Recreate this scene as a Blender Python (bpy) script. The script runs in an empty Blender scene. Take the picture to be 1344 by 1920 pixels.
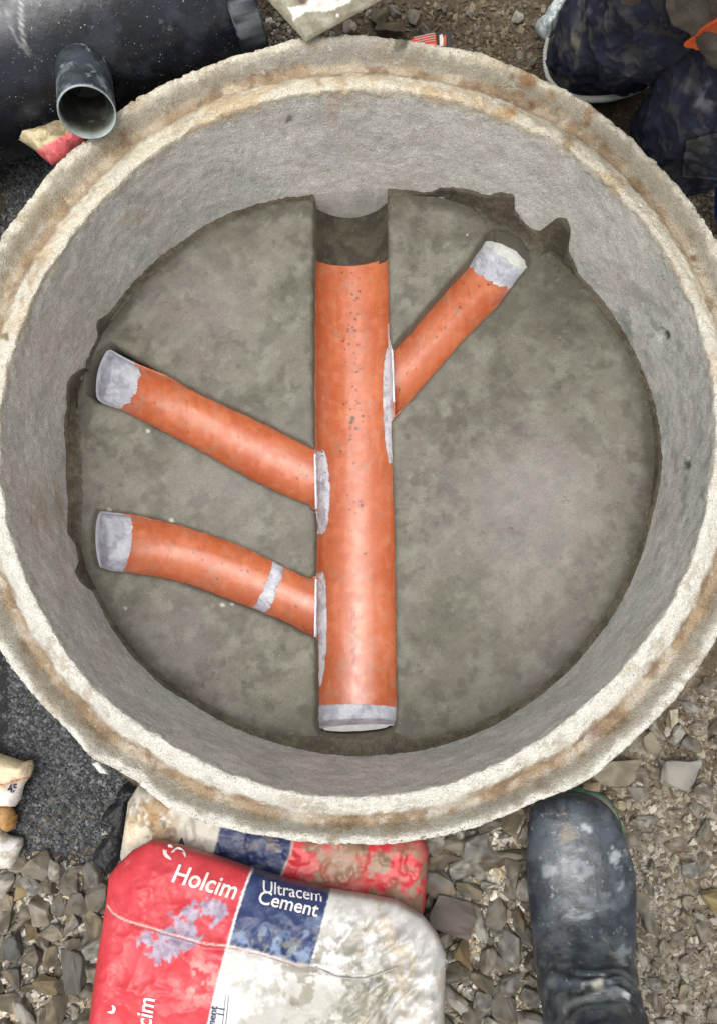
import bpy, bmesh, math, random
import numpy as np
from mathutils import Vector, Matrix
from mathutils.geometry import delaunay_2d_cdt

random.seed(7); RNG = np.random.default_rng(11)
sc = bpy.context.scene
COL = sc.collection
PI = math.pi

# ------------------------------------------------------------------ camera
F = 1400.0                                     # focal length for the 1344 x 1920 photograph
CP = np.array([0.0778, -0.2588, 1.0107]); TX, TY = 0.1262, 0.0617
cam = bpy.data.cameras.new('camera'); co = bpy.data.objects.new('camera', cam); COL.objects.link(co)
M = Matrix.Rotation(TY, 4, 'Y') @ Matrix.Rotation(TX, 4, 'X')
M.translation = Vector(CP); co.matrix_world = M
cam.sensor_fit = 'VERTICAL'; cam.sensor_height = 36; cam.lens = 36 * F / 1920
cam.clip_start = 0.01; cam.clip_end = 500
sc.camera = co
R3 = np.array(M.to_3x3())

# ------------------------------------------------------------------ world, sun, exposure (overcast daylight)
ELEV, AZ = math.radians(83), math.radians(-150)  # azimuth from +Y towards +X
w = bpy.data.worlds.new('World'); sc.world = w; w.use_nodes = True
nt = w.node_tree; bg = nt.nodes['Background']
sky = nt.nodes.new('ShaderNodeTexSky'); sky.sky_type = 'NISHITA'; sky.sun_disc = False
sky.sun_elevation = ELEV; sky.sun_rotation = AZ; sky.air_density = 1.0; sky.dust_density = 6.0; sky.ozone_density = 1.0
hs = nt.nodes.new('ShaderNodeHueSaturation'); hs.inputs['Saturation'].default_value = 0.25
nt.links.new(sky.outputs[0], hs.inputs['Color']); nt.links.new(hs.outputs[0], bg.inputs['Color'])
bg.inputs['Strength'].default_value = 0.15
sun = bpy.data.lights.new('sun', 'SUN'); so = bpy.data.objects.new('sun', sun); COL.objects.link(so)
sun.energy = 1.15; sun.angle = math.radians(60); sun.color = (1.0, 0.965, 0.91)
sd = Vector((math.sin(AZ) * math.cos(ELEV), math.cos(AZ) * math.cos(ELEV), math.sin(ELEV)))
so.rotation_euler = sd.to_track_quat('Z', 'Y').to_euler(); so.location = (0, 0, 5)
sc.view_settings.view_transform = 'Standard'; sc.view_settings.look = 'None'
sc.view_settings.gamma = 1; sc.view_settings.exposure = 0.45

# ------------------------------------------------------------------ helpers
def ray(p):
    p = np.atleast_2d(np.asarray(p, float))
    v = np.stack([(p[:, 0] - 672) / F, -(p[:, 1] - 960) / F, -np.ones(len(p))], 1)
    return v @ R3.T
def U(p, z):
    """pixel of the photograph -> point at world height z"""
    d = ray(p); t = (np.asarray(z, float) - CP[2]) / d[:, 2]
    return CP + d * t[:, None]
def U1(x, y, z): return U([(x, y)], z)[0]
def P(X):
    v = (np.atleast_2d(X) - CP) @ R3
    return np.stack([672 - F * v[:, 0] / v[:, 2], 960 + F * v[:, 1] / v[:, 2]], 1)
def sm(a, b, x):
    t = np.clip((np.asarray(x, float) - a) / (b - a), 0, 1); return t * t * (3 - 2 * t)
def _h(i, j, k, s):
    n = (i * 374761393 + j * 668265263 + k * 2147483647 + s * 974634777) & 0xFFFFFFFF
    n = ((n ^ (n >> 13)) * 1274126177) & 0xFFFFFFFF
    n = ((n ^ (n >> 16)) * 2246822519) & 0xFFFFFFFF
    return ((n ^ (n >> 15)) & 0xFFFFFF) / float(0xFFFFFF)
def vn(X, s=0):
    """3D gradient noise, about 0..1"""
    X = np.asarray(X, float); I = np.floor(X).astype(np.int64); f = X - I; u = f * f * f * (f * (f * 6 - 15) + 10)
    r = 0
    for a in (0, 1):
        for b in (0, 1):
            for c in (0, 1):
                h = (_h(I[:, 0] + a, I[:, 1] + b, I[:, 2] + c, s) * 65535).astype(np.int64)
                gx = (h & 31) / 15.5 - 1; gy = ((h >> 5) & 31) / 15.5 - 1; gz_ = ((h >> 10) & 31) / 15.5 - 1
                wt = (u[:, 0] if a else 1 - u[:, 0]) * (u[:, 1] if b else 1 - u[:, 1]) * (u[:, 2] if c else 1 - u[:, 2])
                r = r + wt * (gx * (f[:, 0] - a) + gy * (f[:, 1] - b) + gz_ * (f[:, 2] - c))
    return np.clip(.5 + r * .95, 0, 1)
ROT = np.array([[.36, .48, -.8], [-.8, .6, 0], [.48, .64, .6]])
def fbm(X, freq, oc=4, s=0, gain=.5):
    X = np.asarray(X, float) * freq; t = 0; a = 1; n = 0
    if oc >= 4: oc += 2; gain = .6
    if X.shape[1] == 2: X = np.column_stack([X, np.zeros(len(X))])
    for o in range(oc):
        t = t + a * (vn(X + 31.7 * o, s + o) - .5); n += a * a; a *= gain; X = (X @ ROT) * 2.03
    return .5 + t / n ** .5 * .85
def ridge(X, freq, oc=4, s=0):
    X = np.asarray(X, float) * freq; t = 0; a = 1; n = 0
    if X.shape[1] == 2: X = np.column_stack([X, np.zeros(len(X))])
    for o in range(oc):
        t = t + a * (1 - np.abs(2 * vn(X + 17.3 * o, s + o) - 1)); n += a; a *= .5; X = (X @ ROT) * 2.1
    return t / n
def mixc(c, d, m):
    m = np.asarray(m)[:, None]; return c * (1 - m) + np.asarray(d, float) * m
def L(*rgb):
    """sRGB 0-255 -> linear"""
    c = np.array(rgb, float) / 255
    return np.where(c <= .04045, c / 12.92, ((c + .055) / 1.055) ** 2.4)
def mesh(name, V, Fc, mats, parent=None, smooth=True, col=None, loc=None, mi=None):
    me = bpy.data.meshes.new(name)
    V = np.asarray(V, float)
    if isinstance(Fc, np.ndarray):
        n, k = Fc.shape
        me.vertices.add(len(V)); me.vertices.foreach_set('co', V.ravel())
        me.loops.add(n * k); me.polygons.add(n)
        me.polygons.foreach_set('loop_start', np.arange(0, n * k, k, dtype=np.int32))
        me.loops.foreach_set('vertex_index', Fc.astype(np.int32).ravel())
        me.update(calc_edges=True); me.validate()
    else:
        me.from_pydata([tuple(v) for v in V], [], [tuple(f) for f in Fc])
    for m in (mats if isinstance(mats, list) else [mats]): me.materials.append(m)
    me.polygons.foreach_set('use_smooth', np.full(len(me.polygons), smooth))
    if mi is not None: me.polygons.foreach_set('material_index', np.asarray(mi, dtype=np.int32))
    if col is not None:
        a = me.color_attributes.new('Col', 'FLOAT_COLOR', 'POINT')
        c = np.ones((len(V), 4), np.float32); c[:, :3] = np.clip(col, 0.003, .95); a.data.foreach_set('color', c.ravel())
    me.update()
    o = bpy.data.objects.new(name, me); COL.objects.link(o)
    if loc is not None: o.location = loc
    if parent is not None: o.parent = parent
    return o
def tag(o, label=None, cat=None, group=None, kind=None):
    if label: o['label'] = label
    if cat: o['category'] = cat
    if group: o['group'] = group
    if kind: o['kind'] = kind
    return o
def empty(name, loc, label, cat, group=None):
    o = bpy.data.objects.new(name, None); COL.objects.link(o); o.location = loc; o.empty_display_size = .05
    return tag(o, label, cat, group)
def adopt(o, root):
    """parent a mesh whose vertices are in world space to an empty standing elsewhere"""
    o.parent = root; o.matrix_parent_inverse = Matrix.Translation(-Vector(root.location)); return o
def gridf(n, m, wrap=False):
    """quads for an n x m vertex grid, wrapping the first axis if asked"""
    i = np.arange(n if wrap else n - 1); j = np.arange(m - 1)
    I, J = np.meshgrid(i, j, indexing='ij'); I2 = (I + 1) % n
    return np.stack([I * m + J, I2 * m + J, I2 * m + J + 1, I * m + J + 1], -1).reshape(-1, 4)
def catmull(pts, n):
    p = np.asarray(pts, float); p = np.vstack([2 * p[0] - p[1], p, 2 * p[-1] - p[-2]])
    k = len(p) - 3; t = np.linspace(0, k - 1e-6, n); i = t.astype(int); f = (t - i)[:, None]
    a, b, c, d = p[i], p[i + 1], p[i + 2], p[i + 3]
    return .5 * (2 * b + (c - a) * f + (2 * a - 5 * b + 4 * c - d) * f ** 2 + (3 * b - a - 3 * c + d) * f ** 3)
def resample(pts, n=None, step=None):
    p = np.asarray(pts, float); s = np.r_[0, np.cumsum(np.linalg.norm(np.diff(p, axis=0), axis=1))]
    if n is None: n = max(2, int(s[-1] / step) + 1)
    t = np.linspace(0, s[-1], n)
    return np.stack([np.interp(t, s, p[:, k]) for k in range(p.shape[1])], 1)
def pdist(Q, poly, closed=True):
    """distance of points Q to a polyline"""
    poly = np.asarray(poly, float); A = poly if closed else poly[:-1]; B = np.roll(poly, -1, 0) if closed else poly[1:]
    best = np.full(len(Q), 1e9)
    for a, b in zip(A, B):
        ab = b - a; l = max((ab ** 2).sum(), 1e-12); t = np.clip(((Q - a) @ ab) / l, 0, 1)
        best = np.minimum(best, np.hypot(*(Q - a - t[:, None] * ab).T))
    return best
def inside(Q, poly):
    poly = np.asarray(poly, float); r = np.zeros(len(Q), bool); a = poly[-1]
    for b in poly:
        c = ((b[1] > Q[:, 1]) != (a[1] > Q[:, 1])) & (Q[:, 0] < (a[0] - b[0]) * (Q[:, 1] - b[1]) / (a[1] - b[1] + 1e-15) + b[0])
        r ^= c; a = b
    return r
def gauss(Q, c, r, p=2):
    return np.exp(-(np.hypot((Q[:, 0] - c[0]) / r, (Q[:, 1] - c[1]) / r)) ** p)
def cdt(poly, step, jit=.25):
    """poly (N,2) -> verts, tris with a fine interior grid; first len(boundary) verts are the outline"""
    b = resample(np.vstack([poly, poly[:1]]), step=step)[:-1]
    lo, hi = b.min(0), b.max(0)
    gx, gy = np.meshgrid(np.arange(lo[0], hi[0], step), np.arange(lo[1], hi[1], step * .87)); gx[::2] += step / 2
    q = np.stack([gx.ravel(), gy.ravel()], 1) + RNG.uniform(-jit, jit, (gx.size, 2)) * step
    q = q[inside(q, b)]; q = q[pdist(q, b) > step * .55]
    V = np.vstack([b, q]); n = len(b)
    v, e, f, *_ = delaunay_2d_cdt([Vector(x) for x in V], [(i, (i + 1) % n) for i in range(n)], [], 1, 1e-7)
    v = np.array([tuple(x) for x in v]); f = np.array([t for t in f if len(t) == 3])
    a = v[f]; cr = (a[:, 1, 0] - a[:, 0, 0]) * (a[:, 2, 1] - a[:, 0, 1]) - (a[:, 1, 1] - a[:, 0, 1]) * (a[:, 2, 0] - a[:, 0, 0])
    f[cr < 0] = f[cr < 0][:, ::-1]
    return v, f, n

# ------------------------------------------------------------------ materials
def new_mat(name):
    m = bpy.data.materials.new(name); m.use_nodes = True
    return m, m.node_tree.nodes, m.node_tree.links, m.node_tree.nodes['Principled BSDF']
def amat(name, rough=.85, spec=.3, fine=(400, .25), coarse=(40, .12), bumps=((500, .0008),), vor=None,
         rvar=.1, metallic=0, coat=0, base=None, speck=None, sss=0, transmission=0, rand=0, stains=()):
    """principled material: vertex albedo 'Col' (or a base colour) broken up by noise, with noise bumps"""
    m, N, K, b = new_mat(name)
    tc = N.new('ShaderNodeTexCoord'); src = tc.outputs['Object']
    if base is None:
        a = N.new('ShaderNodeAttribute'); a.attribute_name = 'Col'; c = a.outputs['Color']
    else:
        a = N.new('ShaderNodeRGB'); a.outputs[0].default_value = (*base, 1); c = a.outputs[0]
    def noise(s, d=4, r=.6):
        n = N.new('ShaderNodeTexNoise'); n.inputs['Scale'].default_value = s; n.inputs['Detail'].default_value = d
        n.inputs['Roughness'].default_value = r; K.new(src, n.inputs['Vector']); return n.outputs['Fac']
    def mul(c, fac, amp):
        mr = N.new('ShaderNodeMapRange'); mr.inputs[1].default_value = .3; mr.inputs[2].default_value = .7
        mr.inputs[3].default_value = 1 - amp; mr.inputs[4].default_value = 1 + amp; K.new(fac, mr.inputs[0])
        v = N.new('ShaderNodeVectorMath'); v.operation = 'SCALE'; K.new(c, v.inputs[0]); K.new(mr.outputs[0], v.inputs['Scale'])
        return v.outputs[0]
    if fine: c = mul(c, noise(fine[0], 3), fine[1])
    if coarse: c = mul(c, noise(coarse[0], 5), coarse[1])
    for s_, lo, hi, sc_, am in stains:          # ragged patches of another colour: scale, from, to, colour, amount
        mr = N.new('ShaderNodeMapRange'); mr.interpolation_type = 'SMOOTHSTEP'; mr.inputs[1].default_value = lo; mr.inputs[2].default_value = hi; mr.inputs[4].default_value = am
        K.new(noise(s_, 12, .68), mr.inputs[0]); mx = N.new('ShaderNodeMix'); mx.data_type = 'RGBA'; K.new(mr.outputs[0], mx.inputs['Factor'])
        K.new(c, mx.inputs['A']); mx.inputs['B'].default_value = (*sc_, 1); c = mx.outputs['Result']
    if rand:
        oi = N.new('ShaderNodeObjectInfo'); mr = N.new('ShaderNodeMapRange'); K.new(oi.outputs['Random'], mr.inputs[0])
        mr.inputs[3].default_value = 1 - rand; mr.inputs[4].default_value = 1 + rand
        v = N.new('ShaderNodeVectorMath'); v.operation = 'SCALE'; K.new(c, v.inputs[0]); K.new(mr.outputs[0], v.inputs['Scale']); c = v.outputs[0]
    if speck:                                   # (scale, threshold, colour)
        for s, th, sc_ in speck:
            v = N.new('ShaderNodeTexVoronoi'); v.inputs['Scale'].default_value = s; K.new(src, v.inputs['Vector'])
            nn = noise(s * .13, 2)
            mm = N.new('ShaderNodeMath'); mm.operation = 'MULTIPLY'; K.new(nn, mm.inputs[0]); mm.inputs[1].default_value = th * 2
            lt = N.new('ShaderNodeMath'); lt.operation = 'LESS_THAN'; K.new(v.outputs['Distance'], lt.inputs[0]); K.new(mm.outputs[0], lt.inputs[1])
            nn2 = noise(s * .31, 1); g2 = N.new('ShaderNodeMath'); g2.operation = 'GREATER_THAN'; K.new(nn2, g2.inputs[0]); g2.inputs[1].default_value = .55
            ml = N.new('ShaderNodeMath'); ml.operation = 'MULTIPLY'; K.new(lt.outputs[0], ml.inputs[0]); K.new(g2.outputs[0], ml.inputs[1])
            mx = N.new('ShaderNodeMix'); mx.data_type = 'RGBA'; K.new(ml.outputs[0], mx.inputs['Factor'])
            K.new(c, mx.inputs['A']); mx.inputs['B'].default_value = (*sc_, 1); c = mx.outputs['Result']
    K.new(c, b.inputs['Base Color'])
    rr = N.new('ShaderNodeMapRange'); K.new(noise(60, 4), rr.inputs[0]); rr.inputs[1].default_value = .3; rr.inputs[2].default_value = .7
    rr.inputs[3].default_value = max(.02, rough - rvar); rr.inputs[4].default_value = min(1, rough + rvar); K.new(rr.outputs[0], b.inputs['Roughness'])
    b.inputs['Specular IOR Level'].default_value = spec; b.inputs['Metallic'].default_value = metallic
    b.inputs['Coat Weight'].default_value = coat; b.inputs['Coat Roughness'].default_value = .12
    b.inputs['Transmission Weight'].default_value = transmission
    prev = None
    hs_ = [(noise(s, 5, .65), d) for s, d in bumps]
    if vor:
        v = N.new('ShaderNodeTexVoronoi'); v.inputs['Scale'].default_value = vor[0]; K.new(src, v.inputs['Vector'])
        iv = N.new('ShaderNodeMath'); iv.operation = 'SUBTRACT'; iv.inputs[0].default_value = 1; K.new(v.outputs['Distance'], iv.inputs[1])
        hs_.append((iv.outputs[0], vor[1]))
    for hgt, d in hs_:
        bp = N.new('ShaderNodeBump'); bp.inputs['Strength'].default_value = 1; bp.inputs['Distance'].default_value = d
        K.new(hgt, bp.inputs['Height'])
        if prev: K.new(prev, bp.inputs['Normal'])
        prev = bp.outputs[0]
    if prev: K.new(prev, b.inputs['Normal'])
    return m
M_ring = amat('precast_concrete', .9, .25, (520, .30), (70, .12), ((700, .0012), (260, .0018), (90, .002)), vor=(420, .0008), speck=[(260, .16, (.10, .09, .07)), (140, .07, (.09, .08, .07))],
              stains=((16, .55, .66, (.46, .45, .41), .45), (30, .59, .68, (.25, .24, .22), .35), (48, .58, .68, (.62, .60, .54), .5)))
M_bench = amat('trowelled_mortar', .66, .4, (600, .26), (60, .14), ((500, .0008), (120, .0010), (30, .002)), speck=[(170, .10, (.05, .045, .04)), (90, .05, (.36, .36, .30)), (60, .05, (.04, .035, .03))], rvar=.2,
              stains=((5, .50, .66, (.17, .16, .135), .4), (9, .54, .68, (.10, .093, .07), .35), (30, .57, .66, (.22, .21, .185), .4), (16, .57, .68, (.11, .085, .08), .4), (60, .59, .68, (.06, .055, .045), .45)))
M_mortar = amat('wet_mortar', .75, .35, (500, .35), (80, .2), ((450, .002), (110, .004)), rvar=.2, stains=((40, .52, .62, (.055, .045, .035), .6), (60, .58, .66, (.16, .14, .11), .5)))
M_pipe = amat('orange_pvc', .32, .5, (300, .04), (40, .06), ((150, .00015), (25, .0006)), speck=[(230, .07, (.05, .015, .008))], rvar=.14, coat=.3,
              stains=((14, .56, .70, (.50, .22, .13), .3), (40, .60, .70, (.50, .28, .19), .4), (9, .56, .70, (.34, .11, .045), .35)))
M_seal = amat('grey_sealant', .4, .45, (260, .06), (60, .10), ((160, .0012), (40, .003)), speck=[(230, .12, (.05, .05, .06))], stains=((30, .50, .66, (.56, .57, .60), .5), (70, .60, .68, (.28, .29, .33), .35)))
M_soil = amat('soil', .92, .2, (500, .4), (70, .3), ((400, .003), (130, .006)), vor=(160, .003), stains=((40, .54, .62, (.07, .055, .04), .5), (70, .58, .66, (.26, .24, .20), .5)))
M_stone = amat('stone', .85, .3, (350, .28), (90, .25), ((300, .0010), (90, .003)), rand=.3, stains=((60, .52, .64, (.13, .10, .065), .7), (45, .56, .64, (.36, .33, .27), .7), (140, .58, .66, (.09, .08, .065), .6)))
M_grit = amat('grit', .85, .3, (600, .25), None, ((400, .0008),), stains=((90, .55, .65, (.12, .095, .065), .5),))
M_bag = amat('bag_paper', .42, .45, (500, .06), (60, .06), ((14, .0025), (50, .0006), (300, .0002)), rvar=.12, stains=((70, .68, .74, (.30, .28, .23), .35),))
M_ink = amat('bag_ink', .5, .4, (500, .06), None, ((300, .0004),), base=(.70, .67, .65))
M_inkd = amat('bag_ink_navy', .5, .4, (500, .06), None, ((300, .0004),), base=(.03, .035, .10))
M_hdpe = amat('black_polyethylene', .30, .5, (400, .1), (30, .2), ((120, .0004), (12, .002)), speck=[(120, .11, (.30, .31, .30)), (300, .13, (.26, .26, .24))], rvar=.16,
              stains=((24, .62, .70, (.10, .105, .11), .6), (60, .63, .68, (.2, .2, .19), .5)))
M_hdpe_in = amat('pipe_inside', .6, .4, (400, .1), (30, .2), ((120, .0008),), stains=((35, .52, .62, (.05, .05, .045), .5), (55, .58, .66, (.30, .33, .34), .5)))
M_cloth = amat('work_cloth', .9, .15, (1200, .15), (40, .12), ((900, .0006), (40, .005)), stains=((60, .63, .68, (.15, .145, .13), .4),))
M_skin = amat('skin', .55, .4, (300, .05), (40, .05), ((300, .0004),), base=(.30, .16, .10))
M_hair = amat('hair', .5, .4, (300, .2), None, ((300, .002),), base=(.02, .015, .012))
M_rubber = amat('boot_rubber', .32, .5, (400, .10), (30, .15), ((45, .0015), (220, .0004)), rvar=.14,
                stains=((16, .56, .66, (.10, .115, .125), .5), (34, .62, .66, (.22, .23, .235), .6), (60, .62, .66, (.15, .13, .10), .6), (90, .61, .66, (.30, .31, .31), .5)))
M_film = amat('crumpled_film', .45, .45, (200, .08), (40, .1), ((60, .004), (200, .001)))
M_rope = amat('rope', .7, .3, (900, .15), None, ((700, .0006),), base=(.36, .36, .33))
M_metal = amat('mortar_board_face', .5, .4, (400, .12), (40, .12), ((300, .0008), (60, .0015)), stains=((40, .55, .64, (.15, .14, .11), .5), (80, .58, .66, (.34, .33, .28), .5)))
M_plain = amat('moulded_plastic', .45, .45, (300, .06), (50, .08), ((200, .0004),))

# ------------------------------------------------------------------ traced outlines (pixels of the photograph), lifted to their own heights
ZB = -0.2248                                    # benching surface
IN = [(680,166),(400,221),(238,328),(119,462),(60,566),(27,646),(900,205),(1045,264),(1131,330),(1187,390),(1341,850),(1328,928),(1300,1037),(1266,1116),(1187,1225),(1000,1394),(550,1487),(784,1482),(900,1448),(26,1026),(70,1130),(125,1226),(182,1294),(260,1359),(350,1411)]
OUT = [(440,99),(500,84),(543,74),(600,66),(645,62),(760,70),(830,82),(900,96),(983,125),(1060,165),(1131,211),(1197,264),(1286,363),(226,200),(98,316),(50,372),(0,438),(1343,1203),(1281,1297),(1187,1394),(1140,1434),(1080,1476),(780,1579),(990,1516),(880,1560),(0,1221),(42,1286),(100,1346),(143,1392),(180,1436),(215,1452),(262,1480),(300,1512),(400,1548),(500,1573),(600,1586),(700,1587)]
FL = [(590,367),(500,380),(400,416),(327,465),(247,536),(1087,519),(1170,625),(1217,732),(1235,832),(1225,944),(1203,1037),(1162,1131),(1116,1200),(1047,1275),(1000,1312),(900,1372),(771,1409),(654,1417),(550,1401),(350,1312),(271,1253),(208,1169)]
def radial(pts, z, blur=.06):
    X = U(pts, z); th = np.arctan2(X[:, 1], X[:, 0]); r = np.hypot(X[:, 0], X[:, 1]); o = np.argsort(th); th, r = th[o], r[o]
    g = np.linspace(-PI, PI, 721)[:-1]
    rr = np.interp(g, np.r_[th - 2 * PI, th, th + 2 * PI], np.r_[r, r, r])
    k = np.exp(-(((g + PI) % (2 * PI) - PI) / blur) ** 2) ; k = np.fft.ifftshift(np.exp(-(g / blur) ** 2)); k /= k.sum()
    rr = np.fft.ifft(np.fft.fft(rr) * np.fft.fft(k)).real
    return lambda t: np.interp((np.asarray(t) + PI) % (2 * PI) - PI, np.r_[g, PI], np.r_[rr, rr[0]])
r_in = radial(IN, 0.0); r_out = radial(OUT, 0.004, .03); r_fl = radial(FL, ZB)

# ------------------------------------------------------------------ ground
def gz(x, y):
    X = np.stack([x, y, np.zeros_like(x)], 1)
    z = -0.165 + .022 * (fbm(X, 4, 3, 5) - .5) + .012 * (fbm(X, 22, 3, 6) - .5) + .006 * (fbm(X, 70, 2, 7) - .5)
    dark = sm(-.40, -.52, x) * sm(-.62, -.45, y)
    z = z * (1 - dark) + dark * (-.19 + .004 * (fbm(X, 40, 2, 8) - .5))
    z += .03 * sm(.35, .7, x) * sm(-.1, -.4, y)
    r = np.hypot(x, y)
    z = np.where(r < 1.2, z, z * 1.0)
    return z
def axis(lo, hi, step, far):
    a = np.arange(lo, hi, step); g = []; s = step; v = hi
    while v < far: s *= 1.25; v += s; g.append(v)
    h = []; s = step; v = lo
    while v > -far: s *= 1.25; v -= s; h.append(v)
    return np.r_[h[::-1], a, g]
gxs = axis(-.75, .80, .006, 120); gys = axis(-.95, .85, .006, 120)
GX, GY = np.meshgrid(gxs, gys, indexing='ij'); x, y = GX.ravel(), GY.ravel()
z = gz(x, y); rr_ = np.hypot(x, y); z = np.where(rr_ < .535, -.60, z)
X3 = np.stack([x, y, z], 1)
px = P(np.stack([x, y, z], 1))
brown = L(120, 108, 92); c = np.tile(brown, (len(x), 1))
c = mixc(c, L(100, 87, 70), sm(.45, .62, fbm(X3, 9, 4, 20)))
c = mixc(c, L(158, 152, 138), .8 * sm(.5, .68, fbm(X3, 14, 4, 21)) * sm(.1, .4, x) * sm(-.2, -.4, y))
c = mixc(c, L(172, 168, 158), .8 * gauss(px, (1210, 1640), 80) + .55 * gauss(px, (1240, 1850), 90))
dk = sm(-.40, -.52, x + .05 * (fbm(X3, 12, 3, 4) - .5)) * sm(-.66, -.48, y + .12 * (fbm(X3, 9, 3, 9) - .5))
c = mixc(c, L(52, 53, 54), dk)
topm = sm(.35, .5, y); c = mixc(c, L(92, 80, 64), .8 * topm)
ground = mesh('ground', X3, gridf(len(gxs), len(gys))[:, ::1], M_soil, col=c); tag(ground, kind='structure')

# ------------------------------------------------------------------ the manhole ring
NT = 1500
th = np.linspace(0, 2 * PI, NT, endpoint=False)
ri, ro = r_in(th), r_out(th); rf = r_fl(th) - .001
prof = []                                       # (kind, a, z): 'w' wall by depth fraction, 't' top by width fraction
for k in np.linspace(0, 1, 9)[:-1]: prof.append(('w', 2.6 - 1.6 * k))
for k in np.linspace(1.0, .03, 52): prof.append(('w', k))
tops = [(0.0,-.0015),(.03,.0),(.08,.0008),(.15,-.001),(.22,-.004),(.30,-.008),(.38,-.013),(.44,-.0165),(.48,-.0195),(.52,-.0215),(.57,-.022),(.62,-.0215),(.66,-.020),(.70,-.015),(.74,-.008),(.78,-.002),(.82,.001),(.86,.003),(.90,.004),(.94,.004),(.97,.0025),(.99,-.001),(1.0,-.006)]
tf = np.array(tops); tt = np.linspace(0, 1, 46)
for t in tt: prof.append(('t', t, np.interp(t, tf[:, 0], tf[:, 1])))
for q in (-.02, -.04, -.07, -.11, -.16, -.22, -.35, -.60): prof.append(('o', q))
rows, ts, isw = [], [], []
for p in prof:
    if p[0] == 'w':
        f = p[1]; r = ri + (rf - ri) * min(f, 1); zz = np.full(NT, ZB * f); t = -f
    elif p[0] == 't':
        r = ri + (ro - ri) * p[1]; zz = np.full(NT, p[2]); t = p[1]
    else:
        r = ro + .002; zz = np.full(NT, p[1]); t = 1 - p[1]
    rows.append(np.stack([r * np.cos(th), r * np.sin(th), zz], 1)); ts.append(np.full(NT, t))
V = np.stack(rows, 1).reshape(-1, 3); T = np.stack(ts, 1).ravel(); TH = np.repeat(th, len(prof))
er = np.stack([np.cos(TH), np.sin(TH), 0 * TH], 1)
n1 = fbm(V, 30, 4, 40) - .5; n2 = fbm(V, 110, 3, 41) - .5; n3 = fbm(V, 9, 3, 42) - .5
top = (T >= 0) & (T <= 1)
edge_o = np.where(top, sm(.72, .95, T), np.where(T > 1, 1, 0)); edge_i = np.where(top, sm(.35, .0, T), np.where(T < 0, sm(-.16, 0, T), 0))
V += er * (edge_o * (n1 * .0022 + n3 * .006 + n2 * .001) + edge_i * (n1 * .003 + n2 * .002))[:, None]
V[:, 2] += np.where(top, n1 * .005 + n2 * .0035 + n3 * .006, 0) - np.where(T > .9, (n1 > .12) * .004, 0)
V += er * np.where(T < 0, n1 * .0025 + n2 * .0012, 0)[:, None]
pxr = P(V)
wallm = (T < 0)
for cxy, rad, dep in (((1242, 630), 9, .010), ((1236, 622), 6, .006), ((1285, 872), 7, .005), ((1290, 858), 4, .004), ((542, 228), 5, .002), ((980, 445), 3, .002)):
    V += er * (np.where(wallm, gauss(pxr, cxy, rad) * dep, 0))[:, None]
# broken outer shoulder at lower left
brk = gauss(pxr, (225, 1440), 42) * top * sm(.55, .8, T); V[:, 2] -= brk * .016
tw = T + .16 * (fbm(V, 16, 4, 50) - .5) + .10 * (fbm(V, 60, 3, 51) - .5)
north = sm(-.2, .5, V[:, 1]); east = sm(.1, .45, V[:, 0])
pale = L(206, 203, 192); c = np.tile(pale, (len(V), 1))
c = mixc(c, L(202, 194, 172), north * .8)
c = mixc(c, L(184, 156, 116), .6 * sm(.52, .68, fbm(V, 13, 4, 52)) * sm(-.3, .4, V[:, 1]) * sm(.5, .35, tw))
bm_ = sm(.33, .46, tw) * sm(.74, .64, tw)
c = mixc(c, L(152, 131, 104), bm_ * (.55 + .4 * sm(.35, .6, fbm(V, 20, 3, 53))))
c = mixc(c, L(126, 106, 84), bm_ * sm(.5, .68, fbm(V, 28, 4, 54)) * .8)
gb = sm(.62, .7, tw) * sm(.88, .8, tw)
c = mixc(c, L(150, 143, 127), gb * .75)
c = mixc(c, L(158, 154, 145), gb * .8 * gauss(pxr, (640, 110), 190))
c = mixc(c, L(152, 148, 139), sm(.75, .85, tw) * gauss(pxr, (690, 80), 110) * .8)
c = mixc(c, L(158, 136, 104), .5 * sm(.78, .9, tw) * sm(.55, .68, fbm(V, 11, 4, 57)) * sm(0, .4, V[:, 1]))
c = mixc(c, L(146, 128, 102), .45 * sm(.5, .62, fbm(V, 34, 4, 58)) * sm(.0, .1, tw) * sm(.5, .6, fbm(V, 7, 2, 59)))
wl = L(210, 208, 199)
cw = np.tile(wl, (len(V), 1))
cw = mixc(cw, L(200, 193, 184), .7 * sm(.42, .62, fbm(V, 6, 4, 60)))
cw = mixc(cw, L(188, 189, 182), .7 * sm(.48, .66, fbm(V, 10, 4, 61)))
cw = mixc(cw, L(214, 214, 206), .5 * sm(.56, .7, fbm(V, 15, 4, 62)))
cw = mixc(cw, L(140, 144, 140), .6 * sm(.55, .72, fbm(V * [1, 1, 1.2], 26, 4, 63)) * (gauss(pxr, (1290, 900), 150) + gauss(pxr, (1180, 620), 120)))
cw = mixc(cw, L(176, 150, 124), .45 * (gauss(pxr, (250, 400), 50) + gauss(pxr, (640, 200), 40) + gauss(pxr, (100, 950), 60)) * sm(.4, .6, fbm(V, 30, 3, 64)))
wallish = sm(-.02, -.09, T + .05 * (fbm(V, 30, 3, 65) - .5)); c = c * (1 - wallish[:, None]) + cw * wallish[:, None]
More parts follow.
